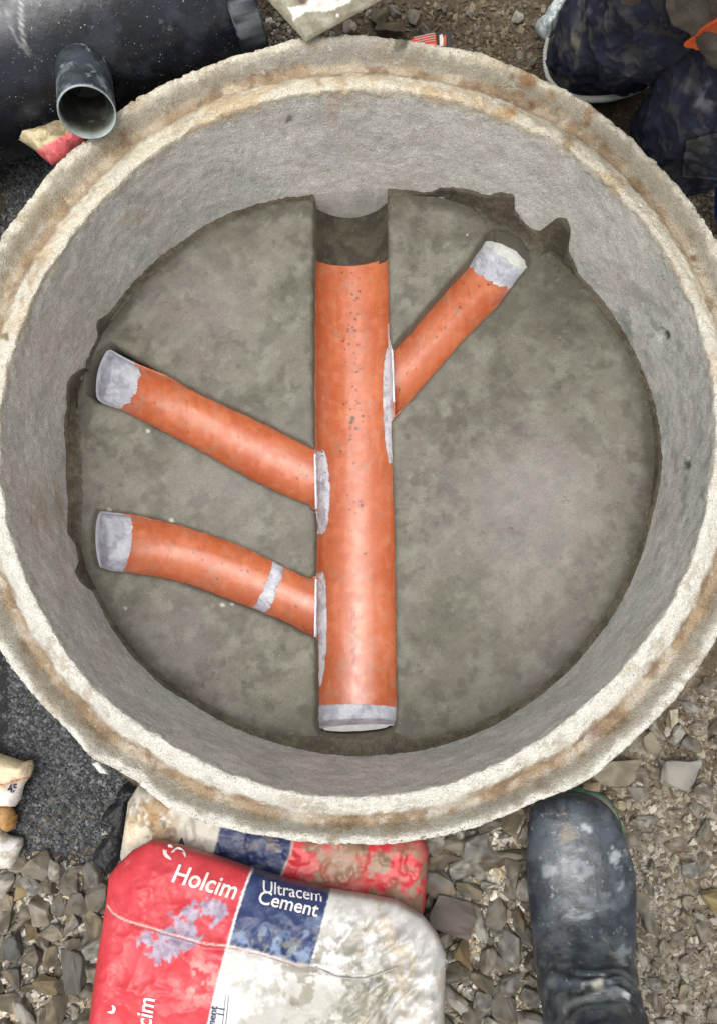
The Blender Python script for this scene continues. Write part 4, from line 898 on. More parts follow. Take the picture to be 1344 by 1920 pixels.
# ------------------------------------------------------------------ rubber boot
gB = -.158
def boot():
    root = empty('rubber_boot', U1(1100, 1700, gB), 'dark blue rubber boot with green sole edge, pale dried cement smears and sunken creases', 'boot')
    toe = U1(1078, 1490, -.115); ank = U1(1098, 1842, -.08); ax = (ank - toe); ax[2] = 0; Lf = np.linalg.norm(ax); fwd = -ax / Lf; side = np.cross(fwd, [0, 0, 1.]); side /= np.linalg.norm(side)
    up = np.array([0, 0, 1.])
    # (distance from toe, height of centre above sole, half width, half height, tilt from level towards upright, sideways shift)
    K = [(.000,.024,.006,.006,0,-.010),(.004,.026,.030,.018,0,-.008),(.013,.029,.048,.025,0,-.006),(.030,.032,.060,.029,0,-.003),(.060,.035,.069,.032,0,0),(.100,.038,.074,.035,0,.003),(.140,.043,.074,.040,.05,.003),
         (.175,.052,.070,.049,.15,.001),(.205,.066,.066,.060,.35,-.001),(.230,.088,.0635,.070,.65,-.002),(.252,.115,.062,.070,.95,-.002),(.268,.150,.0625,.066,1.25,-.001),(.276,.190,.065,.065,1.5,0),(.279,.24,.068,.066,PI/2,0),(.281,.31,.070,.067,PI/2,0),(.282,.37,.072,.068,PI/2,0)]
    n = 210; Ki = catmull(K, n); na = 72; a = np.linspace(0, 2 * PI, na, endpoint=False); rows = []
    for s, h, hw, hh, tl, sh in Ki:
        C = toe - fwd * s + side * sh; C[2] = gB + .008 + h
        e2 = up * math.cos(tl) + fwd * math.sin(tl)
        cx = np.sign(np.cos(a)) * np.abs(np.cos(a)) ** .9; sx = np.sin(a); sx = np.where(sx < 0, -np.abs(sx) ** .75, np.abs(sx) ** 1.0)
        rows.append(C + side * (hw * cx)[:, None] + e2 * (hh * sx)[:, None])
    V = np.stack(rows); e = np.gradient(V, axis=0); g = np.cross(np.roll(V, -1, 1) - np.roll(V, 1, 1), e); g /= np.maximum(np.linalg.norm(g, axis=2, keepdims=True), 1e-9); C = V.mean(1, keepdims=True)
    g *= np.sign(((V - C) * g).sum(2, keepdims=True)); Vf = V.reshape(-1, 3); g = g.reshape(-1, 3); S_ = np.repeat(Ki[:, 0], na)
    SH = np.repeat(np.linspace(0, 1, n), na)
    wr = sm(.50, .62, SH) * sm(.92, .72, SH); ph = SH * 95 + 9 * fbm(Vf, 14, 3, 250)
    Vf = Vf + g * (wr * (.0026 * np.sin(ph) * (.4 + 1.2 * fbm(Vf, 9, 2, 259))) + .004 * (fbm(Vf, 14, 3, 251) - .5) + .0012 * (fbm(Vf, 60, 2, 252) - .5))[:, None]
    q = P(Vf); c = np.tile(L(44, 49, 55), (len(Vf), 1)); n1_ = fbm(Vf, 28, 4, 253); n2_ = fbm(Vf, 70, 4, 254)
    c = mixc(c, L(72, 80, 88), .7 * sm(.42, .65, n1_)); c = mixc(c, L(40, 44, 52), .7 * sm(.5, .7, fbm(Vf, 12, 4, 255)))
    def splash(cx, cy, r, colr, th_=.5, a_=.9, st=(1, 1)):
        nonlocal c
        g_ = gauss(q * st, (cx * st[0], cy * st[1]), r, 3); c = mixc(c, L(*colr), a_ * sm(th_, th_ + .10, n2_ * .55 + g_ * .45))
    splash(1064, 1560, 26, (110, 100, 82), .56, .7); splash(1080, 1625, 36, (122, 128, 134), .62, .7, (1, .7)); splash(1030, 1628, 26, (138, 142, 148), .62, .8)
    splash(1150, 1605, 20, (150, 156, 160), .64, .8, (1, .7)); splash(1160, 1660, 16, (132, 138, 142), .64, .7); splash(1120, 1690, 40, (92, 100, 108), .60, .6, (.7, 1.5)); splash(1050, 1760, 40, (84, 88, 90), .60, .6, (1, .7)); splash(1097, 1555, 16, (156, 164, 168), .6, .8); splash(1120, 1850, 22, (176, 174, 160), .60, .9, (1.4, .5)); splash(1165, 1790, 22, (120, 126, 128), .55, .8); splash(1150, 1860, 26, (124, 130, 132), .58, .8); splash(1090, 1712, 30, (134, 140, 146), .64, .6, (.8, 1.6)); splash(1175, 1870, 16, (190, 194, 192), .64, .9)
    c = mixc(c, L(104, 110, 106), .55 * sm(.48, .66, fbm(Vf, 22, 4, 257)) * sm(1740, 1860, q[:, 1]))
    c = mixc(c, L(28, 32, 40), .8 * np.exp(-((q[:, 0] - 1064 - .012 * (q[:, 1] - 1560)) / 1.6) ** 2) * (Vf[:, 2] > gB + .05) * sm(.35, .5, fbm(Vf, 18, 2, 258)))
    Fq = []
    for i in range(n - 1):
        for j in range(na): Fq.append((i * na + j, i * na + (j + 1) % na, (i + 1) * na + (j + 1) % na, (i + 1) * na + j))
    Fq.append(tuple(range(na)))
    # inside of the shaft
    Vi = []; N0 = len(Vf); last = Vf[-na:]; cc = last.mean(0)
    for k, dz in enumerate((0.0, -.02, -.10, -.2)): Vi.append(cc + (last - cc) * .955 + [0, 0, dz])
    Vi = np.vstack(Vi)
    for j in range(na): Fq.append((N0 - na + j, N0 - na + (j + 1) % na, N0 + (j + 1) % na, N0 + j))
    for i in range(3):
        for j in range(na): Fq.append((N0 + i * na + j, N0 + i * na + (j + 1) % na, N0 + (i + 1) * na + (j + 1) % na, N0 + (i + 1) * na + j))
    Fq.append(tuple(N0 + 3 * na + j for j in range(na)))
    o = orient(mesh('upper', np.vstack([Vf, Vi]), Fq, M_rubber, col=np.vstack([c, np.tile(L(30, 32, 34), (len(Vi), 1))]))); adopt(o, root)
    # sole
    kk = Ki[(Ki[:, 0] < .279)][::3]; Ls, Rs = [], []
    s_ = np.linspace(.0, .33, 60); 
    sw = np.interp(s_, [0,.004,.013,.03,.06,.10,.14,.18,.21,.25,.29,.315,.328,.33], [.010,.034,.052,.064,.074,.079,.077,.066,.056,.050,.050,.042,.022,.006])
    for sgn in (-1, 1):
        for s1_, w1 in zip(s_ if sgn < 0 else s_[::-1], sw if sgn < 0 else sw[::-1]):
            Ls.append((toe - fwd * (s1_ - .004) + side * (sgn * (w1 + (.001 if sgn > 0 else -.020))))[:2])
    Ls = np.array(Ls); m = len(Ls); V = []; cn = Ls.mean(0)
    Ls += (np.stack([fbm(Ls, 90, 2, 260), fbm(Ls, 90, 2, 261)], 1) - .5) * .002
    for hh, sc_ in ((0, .975), (.004, 1.0), (.016, 1.0), (.022, .985), (.024, .95)): V.append(np.column_stack([cn + (Ls - cn) * sc_, np.full(m, gB - .002 + hh)]))
    V = np.vstack(V); Fq = [(i * m + j, i * m + (j + 1) % m, (i + 1) * m + (j + 1) % m, (i + 1) * m + j) for i in range(4) for j in range(m)] + [tuple(range(m))[::-1], tuple(4 * m + j for j in range(m))]
    c = mixc(np.tile(L(26, 78, 62), (len(V), 1)), L(84, 118, 92), .8 * sm(.48, .62, fbm(V, 40, 3, 262))); c = mixc(c, L(120, 108, 86), .7 * sm(.52, .62, fbm(V, 24, 3, 263)))
    o = orient(mesh('sole', V, Fq, M_rubber, col=c)); adopt(o, root); o['label'] = 'green sole edge'
boot()

# ------------------------------------------------------------------ big black pipe with its branch stub
def bigpipe():
    R_, za = .142, -.035
    # the visible lower silhouette of the pipe runs through these pixels
    e0, e1 = U1(0, 262, za), U1(430, 88, za); dv = (e1 - e0) / np.linalg.norm(e1 - e0); nrm = np.cross([0, 0, 1.], dv)
    c0 = e0 + nrm * (R_ * .985); end = U1(462, 45, za); L1 = (end - c0) @ dv; L0 = -.75
    root = empty('drainage_pipe', c0 + dv * (L0 + L1) / 2 - [0, 0, R_], 'large black plastic pipe with a short branch stub, dusty with cement specks', 'pipe')
    up = np.array([0, 0, 1.]); na = 160; a = np.linspace(0, 2 * PI, na, endpoint=False)
    def tubeR(name, stations, col=None, mat=M_hdpe, cfun=None):
        V = np.vstack([c0 + dv * s + (nrm * np.cos(a)[:, None] + up * np.sin(a)[:, None]) * r for s, r in stations]); m = len(stations)
        i, j = np.meshgrid(np.arange(m - 1), np.arange(na), indexing='ij'); j2 = (j + 1) % na; Fq = np.stack([i * na + j, i * na + j2, (i + 1) * na + j2, (i + 1) * na + j], -1).reshape(-1, 4)
        c = cfun(V) if cfun else np.tile(col, (len(V), 1)); o = orient(mesh(name, V, Fq, mat, col=c)); adopt(o, root); return o
    def pc(V):
        q = P(V); c = np.tile(L(24, 27, 36), (len(V), 1)); c = mixc(c, L(14, 15, 19), .8 * sm(.45, .65, fbm(V, 8, 4, 270)))
        c = mixc(c, L(64, 68, 76), .4 * sm(.5, .75, fbm(V, 16, 4, 271)))
        for a_, b_, wd, al in (((40,-10),(40,45),2.6,.75),((40,45),(46,85),2.4,.7),((46,85),(56,104),2.2,.6),((10,10),(22,55),1.2,.4),((22,55),(40,90),1.0,.3),((362,-5),(370,22),2,.6),((370,22),(373,34),1.6,.5),((150,60),(300,30),.0001,0)):
            c = mixc(c, L(176, 178, 172), al * np.exp(-(pdist(q, [a_, b_], False) / wd) ** 2) * (V[:, 2] > .05))
        return c
    N_s = 300; st = [(L0 + (L1 - L0) * k / N_s, R_) for k in range(N_s + 1)]
    tubeR('barrel', st + [(L1, R_ - .012), (L0, R_ - .012), (L0, R_)], cfun=pc)
    # raised end ring
    cr = lambda V: mixc(mixc(np.tile(L(38, 42, 50), (len(V), 1)), L(130, 136, 140), .7 * sm(.5, .62, fbm(V, 40, 4, 275))), L(20, 22, 26), .6 * sm(.5, .6, fbm(V, 20, 3, 276)))
    o = tubeR('end_collar', [(L1 - .022, R_ + .001), (L1 - .022, R_ + .010), (L1 - .018, R_ + .014), (L1 + .018, R_ + .014), (L1 + .022, R_ + .010), (L1 + .022, R_ - .010), (L1 - .022, R_ - .010), (L1 - .022, R_ + .001)], cfun=cr)
    for p in o.data.polygons: p.use_smooth = False
    o.data.polygons.foreach_set('use_smooth', [False] * len(o.data.polygons))
    # stub
    tip = U1(164, 212, .050); b_ = U1(157, 128, .010); ds = tip - b_; ds /= np.linalg.norm(ds); root_in = tip - ds * .17; s1 = np.cross(ds, up); s1 /= np.linalg.norm(s1); s2 = np.cross(s1, ds); rs = .0400; ll_ = np.linalg.norm(tip - root_in); na2 = 96; a2 = np.linspace(0, 2 * PI, na2, endpoint=False)
    prof_ = [(ll_ * k / 40, rs) for k in range(41)] + [(ll_ + .0006, rs - .001), (ll_, rs - .002), (ll_ - .005, rs - .0027)] + [(ll_ - .005 - .13 * k / 12, rs - .0027) for k in range(1, 13)]
    V = np.vstack([root_in + ds * s + (s1 * np.cos(a2)[:, None] + s2 * np.sin(a2)[:, None]) * r for s, r in prof_]); m = len(prof_)
    i, j = np.meshgrid(np.arange(m - 1), np.arange(na2), indexing='ij'); j2 = (j + 1) % na2; Fq = np.stack([i * na2 + j, i * na2 + j2, (i + 1) * na2 + j2, (i + 1) * na2 + j], -1).reshape(-1, 4)
    T_ = np.repeat(np.arange(m), na2); S_ = np.repeat([p[0] for p in prof_], na2)
    c = mixc(np.tile(L(46, 54, 62), (len(V), 1)), L(128, 140, 146), .75 * sm(.42, .62, fbm(V, 22, 4, 280)) * sm(ll_ - .09, ll_ - .02, S_)); c = mixc(c, L(24, 28, 34), .7 * sm(.5, .62, fbm(V, 30, 3, 281)))
    c = np.where((T_ > 42)[:, None], mixc(np.tile(L(92, 98, 88), (len(V), 1)), L(52, 52, 46), .9 * sm(.45, .6, fbm(V, 16, 4, 282))), c); c = np.where(((T_ >= 40) & (T_ <= 43))[:, None], L(146, 156, 152), c)
    o = orient(mesh('branch_stub', V, Fq, M_hdpe_in, col=c)); adopt(o, root)
    disc = tip - ds * .10; V = np.vstack([disc[None], disc + (s1 * np.cos(a2)[:, None] + s2 * np.sin(a2)[:, None]) * (rs - .003)]); 
    o = mesh('stub_inside', V, [(0, 1 + k, 1 + (k + 1) % na2) for k in range(na2)], M_hdpe_in, col=np.tile(L(62, 64, 56), (len(V), 1))); adopt(o, root)
bigpipe()

# ------------------------------------------------------------------ mortar board (square plate resting on the far rim)
def board():
    zc = .006; tip = U1(574, 79, .012); Lp = U1(497, -6, .05); Rp = U1(712, 2, .05)
    e1 = Lp - tip; e2 = Rp - tip; e1 /= np.linalg.norm(e1); e2 /= np.linalg.norm(e2); sz = .26
    root = empty('mortar_board', tip, 'mortar-coated square board with a worn white patch resting corner-down on the rim', 'mortar board')
    nrm = np.cross(e2, e1); nrm /= np.linalg.norm(nrm); nrm *= np.sign(nrm[2])
    n = 150; uu = np.linspace(0, sz, n); A, B = np.meshgrid(uu, uu, indexing='ij'); cut = .012
    X = tip + e1 * A.ravel()[:, None] + e2 * B.ravel()[:, None]
    d = np.minimum(np.minimum(A, sz - A), np.minimum(B, sz - B)).ravel(); X += nrm * (.0015 + (.003 * (fbm(X, 40, 4, 290) - .5) + .002) * sm(0, .006, d))[:, None]
    q = P(X); c = np.tile(L(146, 142, 122), (len(X), 1)); c = mixc(c, L(124, 118, 98), .8 * sm(.45, .62, fbm(X, 18, 4, 291))); c = mixc(c, L(160, 158, 142), .5 * sm(.5, .7, fbm(X, 50, 4, 292)))
    pat = np.array([(541,14),(552,38),(562,30),(575,24),(598,22),(620,20),(640,14),(654,4),(680,-30),(640,-60),(600,-30),(590,-8),(575,2),(560,12)], float)
    qq = q + 10 * (np.stack([fbm(X, 60, 3, 293), fbm(X, 60, 3, 294)], 1) - .5); ins = inside(qq, pat); ds = pdist(qq, pat); sd_ = np.where(ins, -ds, ds)
    c = mixc(c, L(226, 224, 212), sm(1.5, -1.5, sd_)); c = mixc(c, L(226, 224, 212), gauss(q, (633, 29), 3, 6)); c = mixc(c, L(92, 74, 60), .9 * gauss(q, (568, 2), 9, 4))
    V, Fq = thick(X.reshape(n, n, 3), .005); o = orient(mesh('board', V, Fq, M_metal, col=np.vstack([c, np.tile(L(120, 118, 104), (len(X), 1))]))); adopt(o, root)
    hc = tip + (e1 + e2) * sz / 2; o = tube('handle', [hc - nrm * .004, hc - nrm * .05, hc - nrm * .11], [.017, .014, .018], M_plain, seg=20, col=L(120, 90, 60)); adopt(o, root)
board()

# ------------------------------------------------------------------ red tool behind the rim
def hand_tool():
    root = empty('hand_tool', U1(815, 70, -.03), 'short orange-red ribbed tool with a black end lying behind the rim', 'tool')
    def bxq(name, pp, z0, z1, mat, col, bev=.002):
        b = U(pp, z1); V = np.vstack([b, b - [0, 0, z1 - z0]]); n = len(pp)
        bm = bmesh.new(); vs = [bm.verts.new(v) for v in V]; bm.faces.new(vs[:n]); bm.faces.new(vs[n:][::-1])
        for k in range(n): bm.faces.new((vs[k], vs[n + k], vs[n + (k + 1) % n], vs[(k + 1) % n]))
        bmesh.ops.recalc_face_normals(bm, faces=bm.faces); bmesh.ops.bevel(bm, geom=bm.edges[:], offset=bev, segments=2, affect='EDGES')
        V = np.array([v.co[:] for v in bm.verts]); bm.verts.index_update(); Fs = [tuple(v.index for v in f.verts) for f in bm.faces]; bm.free()
        o = mesh(name, V, Fs, mat, smooth=False, col=np.tile(col, (len(V), 1))); adopt(o, root); return o
    bxq('body', [(772,69),(816,59),(819,92),(775,100)], -.05, -.006, M_plain, L(206, 70, 44))
    bxq('black_end', [(817,58.5),(846,58),(848,92),(820,92)], -.052, -.004, M_plain, L(40, 36, 36))
    for k in range(4):
        o = tube('white_stripe', [U1(776 + k, 70.5 + 4.3 * k, -.0045), U1(796, 66 + 4.5 * k, -.0045), U1(815, 62 + 4.6 * k, -.0045)], .0007, M_rope, seg=5); adopt(o, root)
    bxq('end_mark', [(823,66),(828,63),(831,72),(830,86),(824,86)], -.006, -.003, M_plain, L(190, 182, 172), .0004)
    bxq('end_mark', [(831,66),(835,64),(836,74),(835,86),(831,86)], -.006, -.003, M_plain, L(170, 70, 50), .0004)
hand_tool()

# ------------------------------------------------------------------ crumpled sheets and sacks
def crumple(amp, f, seed, hgt=.02, w_=.02):
    def h(v, d):
        q = v + .02 * (np.stack([fbm(v, 20, 2, seed + 5), fbm(v, 20, 2, seed + 6)], 1) - .5)
        return hgt * dome(d, w_) + amp * (ridge(q, f, 4, seed) - .5) * sm(0, .008, d)
    return h
def c_sack(V, q):
    c = np.tile(L(206, 190, 158), (len(V), 1)); c = mixc(c, L(170, 146, 108), .8 * sm(.45, .65, fbm(V, 26, 4, 300))); c = mixc(c, L(222, 214, 204), sm(1478, 1490, q[:, 1] + .35 * q[:, 0]))
    ln = np.exp(-(pdist(q, [(-20,1476),(10,1470),(35,1462),(56,1458)], False) / 1.4) ** 2); return mixc(c, L(150, 56, 48), ln)
sack, (v3, t3, f3_) = slab('torn_sack', [(-70,1420),(-20,1412),(0,1413),(22,1420),(45,1428),(60,1424),(62,1440),(57,1456),(44,1474),(38,1500),(30,1512),(0,1512),(-60,1516),(-90,1470)], -.145, crumple(.026, 16, 310, .018), .02, .0025, M_film, c_sack, edge=.02)
tag(sack, 'crumpled tan and white cement sack with black digits at the left edge', 'sack')
SK = surf_from(v3, t3, -.145); text('45', 20, (16, 1486), math.radians(-10), SK, sack, 'printed_digits', M_inkd, bold=.03)
def plain(*cols, seed=0, f=30):
    def cf(V, q):
        c = np.tile(L(*cols[0]), (len(V), 1))
        for k, cc in enumerate(cols[1:]): c = mixc(c, L(*cc), .85 * sm(.46, .62, fbm(V, f, 4, seed + k)))
        return c
    return cf
o, _ = slab('plastic_scrap', [(-60,1510),(0,1508),(22,1512),(34,1530),(30,1552),(16,1560),(0,1548),(-60,1550)], -.150, crumple(.012, 18, 320, .018), .012, .003, M_film, plain((186, 148, 96), (158, 116, 66), seed=321), edge=.02)
tag(o, 'amber brown translucent plastic scrap under the sack at the left edge', 'plastic scrap')
o, _ = slab('plastic_scrap', [(-60,1548),(0,1550),(20,1566),(44,1570),(46,1582),(36,1604),(30,1628),(0,1630),(-60,1640)], -.155, crumple(.014, 20, 330, .014), .01, .003, M_film, plain((190, 186, 174), (146, 140, 122), (200, 196, 196), seed=331), edge=.02)
tag(o, 'greyish white crumpled plastic scrap below the amber one at the left edge', 'plastic scrap')
o, _ = slab('black_plastic_bag', [(262,1478),(272,1486),(250,1500),(244,1530),(240,1560),(232,1600),(215,1630),(206,1638),(190,1628),(176,1616),(176,1598),(190,1580),(205,1565),(215,1545),(194,1540),(192,1530),(205,1512),(222,1500),(222,1484),(235,1468)], -.150, crumple(.024, 22, 340, .012, .012), .008, .0022, M_film, plain((20, 21, 24), (34, 36, 40), seed=341), edge=.012, rough_edge=.004)
tag(o, 'crumpled black plastic sheet on the soil between the ring and the cement bags', 'plastic sheet')
o, _ = slab('torn_sack', [(36,262),(60,245),(95,238),(130,225),(170,235),(160,262),(130,290),(98,310),(80,296),(66,282)], -.03, crumple(.022, 20, 350, .014), .01, .0022, M_film,
    lambda V, q: mixc(mixc(mixc(np.tile(L(186, 172, 136), (len(V), 1)), L(120, 108, 80), .8 * sm(.48, .6, fbm(V, 30, 4, 351))), L(206, 96, 98), sm(-2, 2, lin(q, (55, 290), (150, 238)) * -1)), L(120, 60, 56), .5 * sm(.55, .65, fbm(V, 40, 3, 352)) * sm(-2, 2, lin(q, (55, 290), (150, 238)) * -1)), edge=.015)
tag(o, 'torn cream and red sack poking out from beneath the black pipe', 'sack')
o, _ = slab('torn_sack', [(225,165),(300,135),(350,120),(352,136),(300,160),(250,188),(228,196)], -.09, crumple(.014, 24, 360, .01), .01, .003, M_film, plain((112, 66, 58), (78, 58, 48), seed=361), edge=.012)
tag(o, 'dark reddish sack remnant in the shade between the black pipe and the ring', 'sack')
o, _ = slab('wooden_block', [(345,118),(395,88),(440,78),(442,92),(436,100),(380,112),(346,128)], -.08, lambda v, d: .012 * dome(d, .008) + .003 * (fbm(v, 60, 3, 370) - .5), .05, .004, M_mortar, plain((112, 104, 86), (88, 80, 66), seed=371), edge=.005)
tag(o, 'grey-brown wooden block wedged between the end of the black pipe and the ring', 'block')
o, _ = slab('plastic_bag', [(1040,0),(1050,-12),(1070,-10),(1062,20),(1050,45),(1035,66),(1028,74),(1014,68),(1002,55),(1004,44),(1016,36),(1024,20),(1032,12)], -.10, crumple(.034, 24, 380, .020), .015, .0018, M_film, plain((168, 178, 178), (130, 140, 142), (206, 212, 210), seed=381, f=60), edge=.015)
tag(o, 'crumpled whitish grey plastic bag beside the kneeling person', 'plastic bag')
o, _ = slab('blue_cloth', [(1340,352),(1365,340),(1420,360),(1420,470),(1350,440),(1338,400)], -.12, crumple(.02, 14, 390, .02), .015, .004, M_cloth, plain((34, 82, 150), (26, 66, 128), seed=391), edge=.02)
tag(o, 'bright blue cloth just showing at the right edge behind the ring', 'cloth')
o, _ = slab('paper_scrap', [(173,1432),(184,1427),(196,1440),(204,1452),(188,1450)], -.05, crumple(.006, 40, 400, .003, .008), .002, .0015, M_film, plain((220, 218, 210), seed=401), edge=.006)
tag(o, 'small white torn paper corner sticking out below the broken rim', 'paper scrap')
X = U([(116,1491),(122,1493),(127,1494)], -.178); o = tube('cigarette_butt', X, .0028, M_plain, seg=10, col=L(222, 220, 210)); tag(o, 'tiny white cigarette butt on the soil left of the black plastic', 'cigarette butt')

# ------------------------------------------------------------------ kneeling person
def skin(name, joints, edges, sub=3, mat=None, parent=None, colf=None, disp=None, root=0):
    """one continuous skinned surface. joints: (xyz, radius)"""
    me = bpy.data.meshes.new(name); me.from_pydata([tuple(j[0]) for j in joints], edges, []); o = bpy.data.objects.new(name, me); COL.objects.link(o)
    o.modifiers.new('s', 'SKIN'); sv = me.skin_vertices[0].data
    for k, j in enumerate(joints): r_ = j[1]; sv[k].radius = (r_, r_) if np.isscalar(r_) else r_; sv[k].use_root = (k == root)
    m = o.modifiers.new('b', 'SUBSURF'); m.levels = m.render_levels = sub
    bpy.context.view_layer.update(); dg = bpy.context.evaluated_depsgraph_get(); e = bpy.data.meshes.new_from_object(o.evaluated_get(dg)); bpy.data.objects.remove(o)
    V = np.array([v.co[:] for v in e.vertices]); Nn = np.array([v.normal[:] for v in e.vertices]); Fs = [tuple(p.vertices) for p in e.polygons]
    if disp is not None: V = V + Nn * disp(V, Nn)[:, None]
    return mesh(name, V, Fs, mat, parent=parent, col=None if colf is None else colf(V, P(V)))
def volume(name, chain, mat, parent, colf, disp, vox=.009):
    """one closed surface round tapering limbs: chain of (p, r, q, r2)"""
    bm = bmesh.new()
    for p, a, q, b in chain:
        p, q = np.array(p), np.array(q); n = max(2, int(np.linalg.norm(q - p) / (min(a, b) * .22)))
        for k in range(n + 1):
            t = k / n; rr_ = a * (1 - t) + b * t; bmesh.ops.create_icosphere(bm, subdivisions=3, radius=rr_, matrix=Matrix.Translation(Vector(p * (1 - t) + q * t)))
    me = bpy.data.meshes.new(name); bm.to_mesh(me); bm.free(); o = bpy.data.objects.new(name, me); COL.objects.link(o)
    m = o.modifiers.new('r', 'REMESH'); m.mode = 'VOXEL'; m.voxel_size = vox
    m = o.modifiers.new('s', 'SMOOTH'); m.factor = .6; m.iterations = 8
    m = o.modifiers.new('d', 'SUBSURF'); m.levels = m.render_levels = 1
    bpy.context.view_layer.update(); dg = bpy.context.evaluated_depsgraph_get(); e = bpy.data.meshes.new_from_object(o.evaluated_get(dg)); bpy.data.objects.remove(o)
    V = np.array([v.co[:] for v in e.vertices]); Nn = np.array([v.normal[:] for v in e.vertices]); V = V + Nn * disp(V, Nn)[:, None]
    o = mesh(name, V, [tuple(p.vertices) for p in e.polygons], mat, col=colf(V, P(V))); adopt(o, parent); return o
def person():
    K1, K2 = U1(1130, 84, -.078), U1(1283, 262, -.080)
    H1, H2 = U1(1405, -150, .27), U1(1585, -20, .27); Pv = (H1 + H2) / 2 + [0, 0, .03]
    f = np.array([-.66, -.75, 0]); f /= np.linalg.norm(f); sd_ = np.cross(f, [0, 0, 1.]); up = np.array([0, 0, 1.])
    A1_, A2_ = K1 - f * .36 + [.02, .04, -.045], K2 - f * .36 + [.04, .0, -.04]
    M1, M2 = (K1 * .55 + H1 * .45) + [0, 0, .01], (K2 * .55 + H2 * .45) + [0, 0, .01]
    root = empty('person', (Pv[0], Pv[1], -.16), 'person kneeling at the ring in mud-stained navy work trousers and a grey-brown shirt', 'person')
    Wst = Pv + up * .14 + f * .02; Ch = Pv + up * .33 + f * .05; Nk = Pv + up * .50 + f * .07; Nk2 = Pv + up * .56 + f * .085
    S1, S2 = Ch + up * .12 - sd_ * -.17 - f * .02, Ch + up * .12 - sd_ * .17 - f * .02
    E1, E2 = S1 - up * .25 - f * .07 + sd_ * .04, S2 - up * .25 - f * .07 - sd_ * .04
    W1_, W2_ = E1 - up * .16 + f * .03 - sd_ * .01, E2 - up * .16 + f * .03 + sd_ * .01
    hand = []
    J = [(Pv, .10), (Wst, .11), (Ch, .125), (Nk, .055), (Nk2, .052), (S1, .055), (E1, .042), (W1_, .028), (S2, .055), (E2, .042), (W2_, .028),
         (H1, .08), (M1, .07), (K1, .055), (K1 - f * .16 + [0, 0, -.02], .05), (A1_, .035), (A1_ - f * .10 + [0, 0, -.02], .03),
         (H2, .08), (M2, .07), (K2, .055), (K2 - f * .16 + [0, 0, -.02], .05), (A2_, .035), (A2_ - f * .10 + [0, 0, -.02], .03)]
    Ed = [(0,1),(1,2),(2,3),(3,4),(2,5),(5,6),(6,7),(2,8),(8,9),(9,10),(0,11),(11,12),(12,13),(13,14),(14,15),(15,16),(0,17),(17,18),(18,19),(19,20),(20,21),(21,22)]
    # head on the neck
    Hc = Nk2 + up * .09 + f * .03; J.append((Hc - up * .01, (.068, .080))); Ed.append((4, len(J) - 1)); J.append((Hc + up * .075 - f * .01, (.058, .068))); Ed.append((len(J) - 2, len(J) - 1))
    # hands: palm, four fingers with a bend and a thumb
    for wi, W_, s_ in ((7, W1_, 1), (10, W2_, -1)):
        d = f * .35 - up * .9; d /= np.linalg.norm(d); lat = sd_ * s_; dn = np.cross(d, lat); dn *= -np.sign(dn[2])
        J.append((W_ + d * .05, (.030, .018))); Ed.append((wi, len(J) - 1)); pal = len(J) - 1
        for k, ln in enumerate((.066, .078, .072, .056)):
            b = W_ + d * .085 + lat * (.03 - .02 * k); J.append((b, .0095)); Ed.append((pal, len(J) - 1))
            J.append((b + d * ln * .45 + dn * .006, .0085)); Ed.append((len(J) - 2, len(J) - 1)); J.append((b + d * ln * .75 + dn * .028, .0078)); Ed.append((len(J) - 2, len(J) - 1)); J.append((b + d * ln * .8 + dn * .048, .0068)); Ed.append((len(J) - 2, len(J) - 1))
        b = W_ + d * .03 + lat * .035; J.append((b, .012)); Ed.append((pal, len(J) - 1)); J.append((b + d * .03 + lat * .02, .0105)); Ed.append((len(J) - 2, len(J) - 1)); J.append((b + d * .058 + lat * .024 + dn * .012, .0085)); Ed.append((len(J) - 2, len(J) - 1))
    body = skin('body', J, Ed, 2, M_skin); adopt(body, root)
    # face: nose, eyes, mouth, ears
    def blob(name, c_, r3, mat, col=None):
        bm = bmesh.new(); bmesh.ops.create_icosphere(bm, subdivisions=3, radius=1); V = np.array([v.co[:] for v in bm.verts]); Fs = [tuple(v.index for v in f_.verts) for f_ in bm.faces]; bm.free()
        B = np.stack([f, sd_, up]); X = c_ + (V * r3) @ B; o = mesh(name, X, Fs, mat, col=None if col is None else np.tile(col, (len(X), 1))); adopt(o, root); return o
    blob('nose', Hc + f * .098 - up * .0, (.018, .012, .022), M_skin); blob('mouth', Hc + f * .088 - up * .042, (.008, .022, .006), M_skin)
    for s_ in (-1, 1):
        blob('eye', Hc + f * .084 + sd_ * s_ * .03 + up * .022, (.008, .012, .007), M_plain, L(220, 216, 208)); blob('ear', Hc + sd_ * s_ * .082, (.016, .008, .028), M_skin)
    blob('hair', Hc + up * .055 - f * .022, (.098, .088, .085), M_hair)
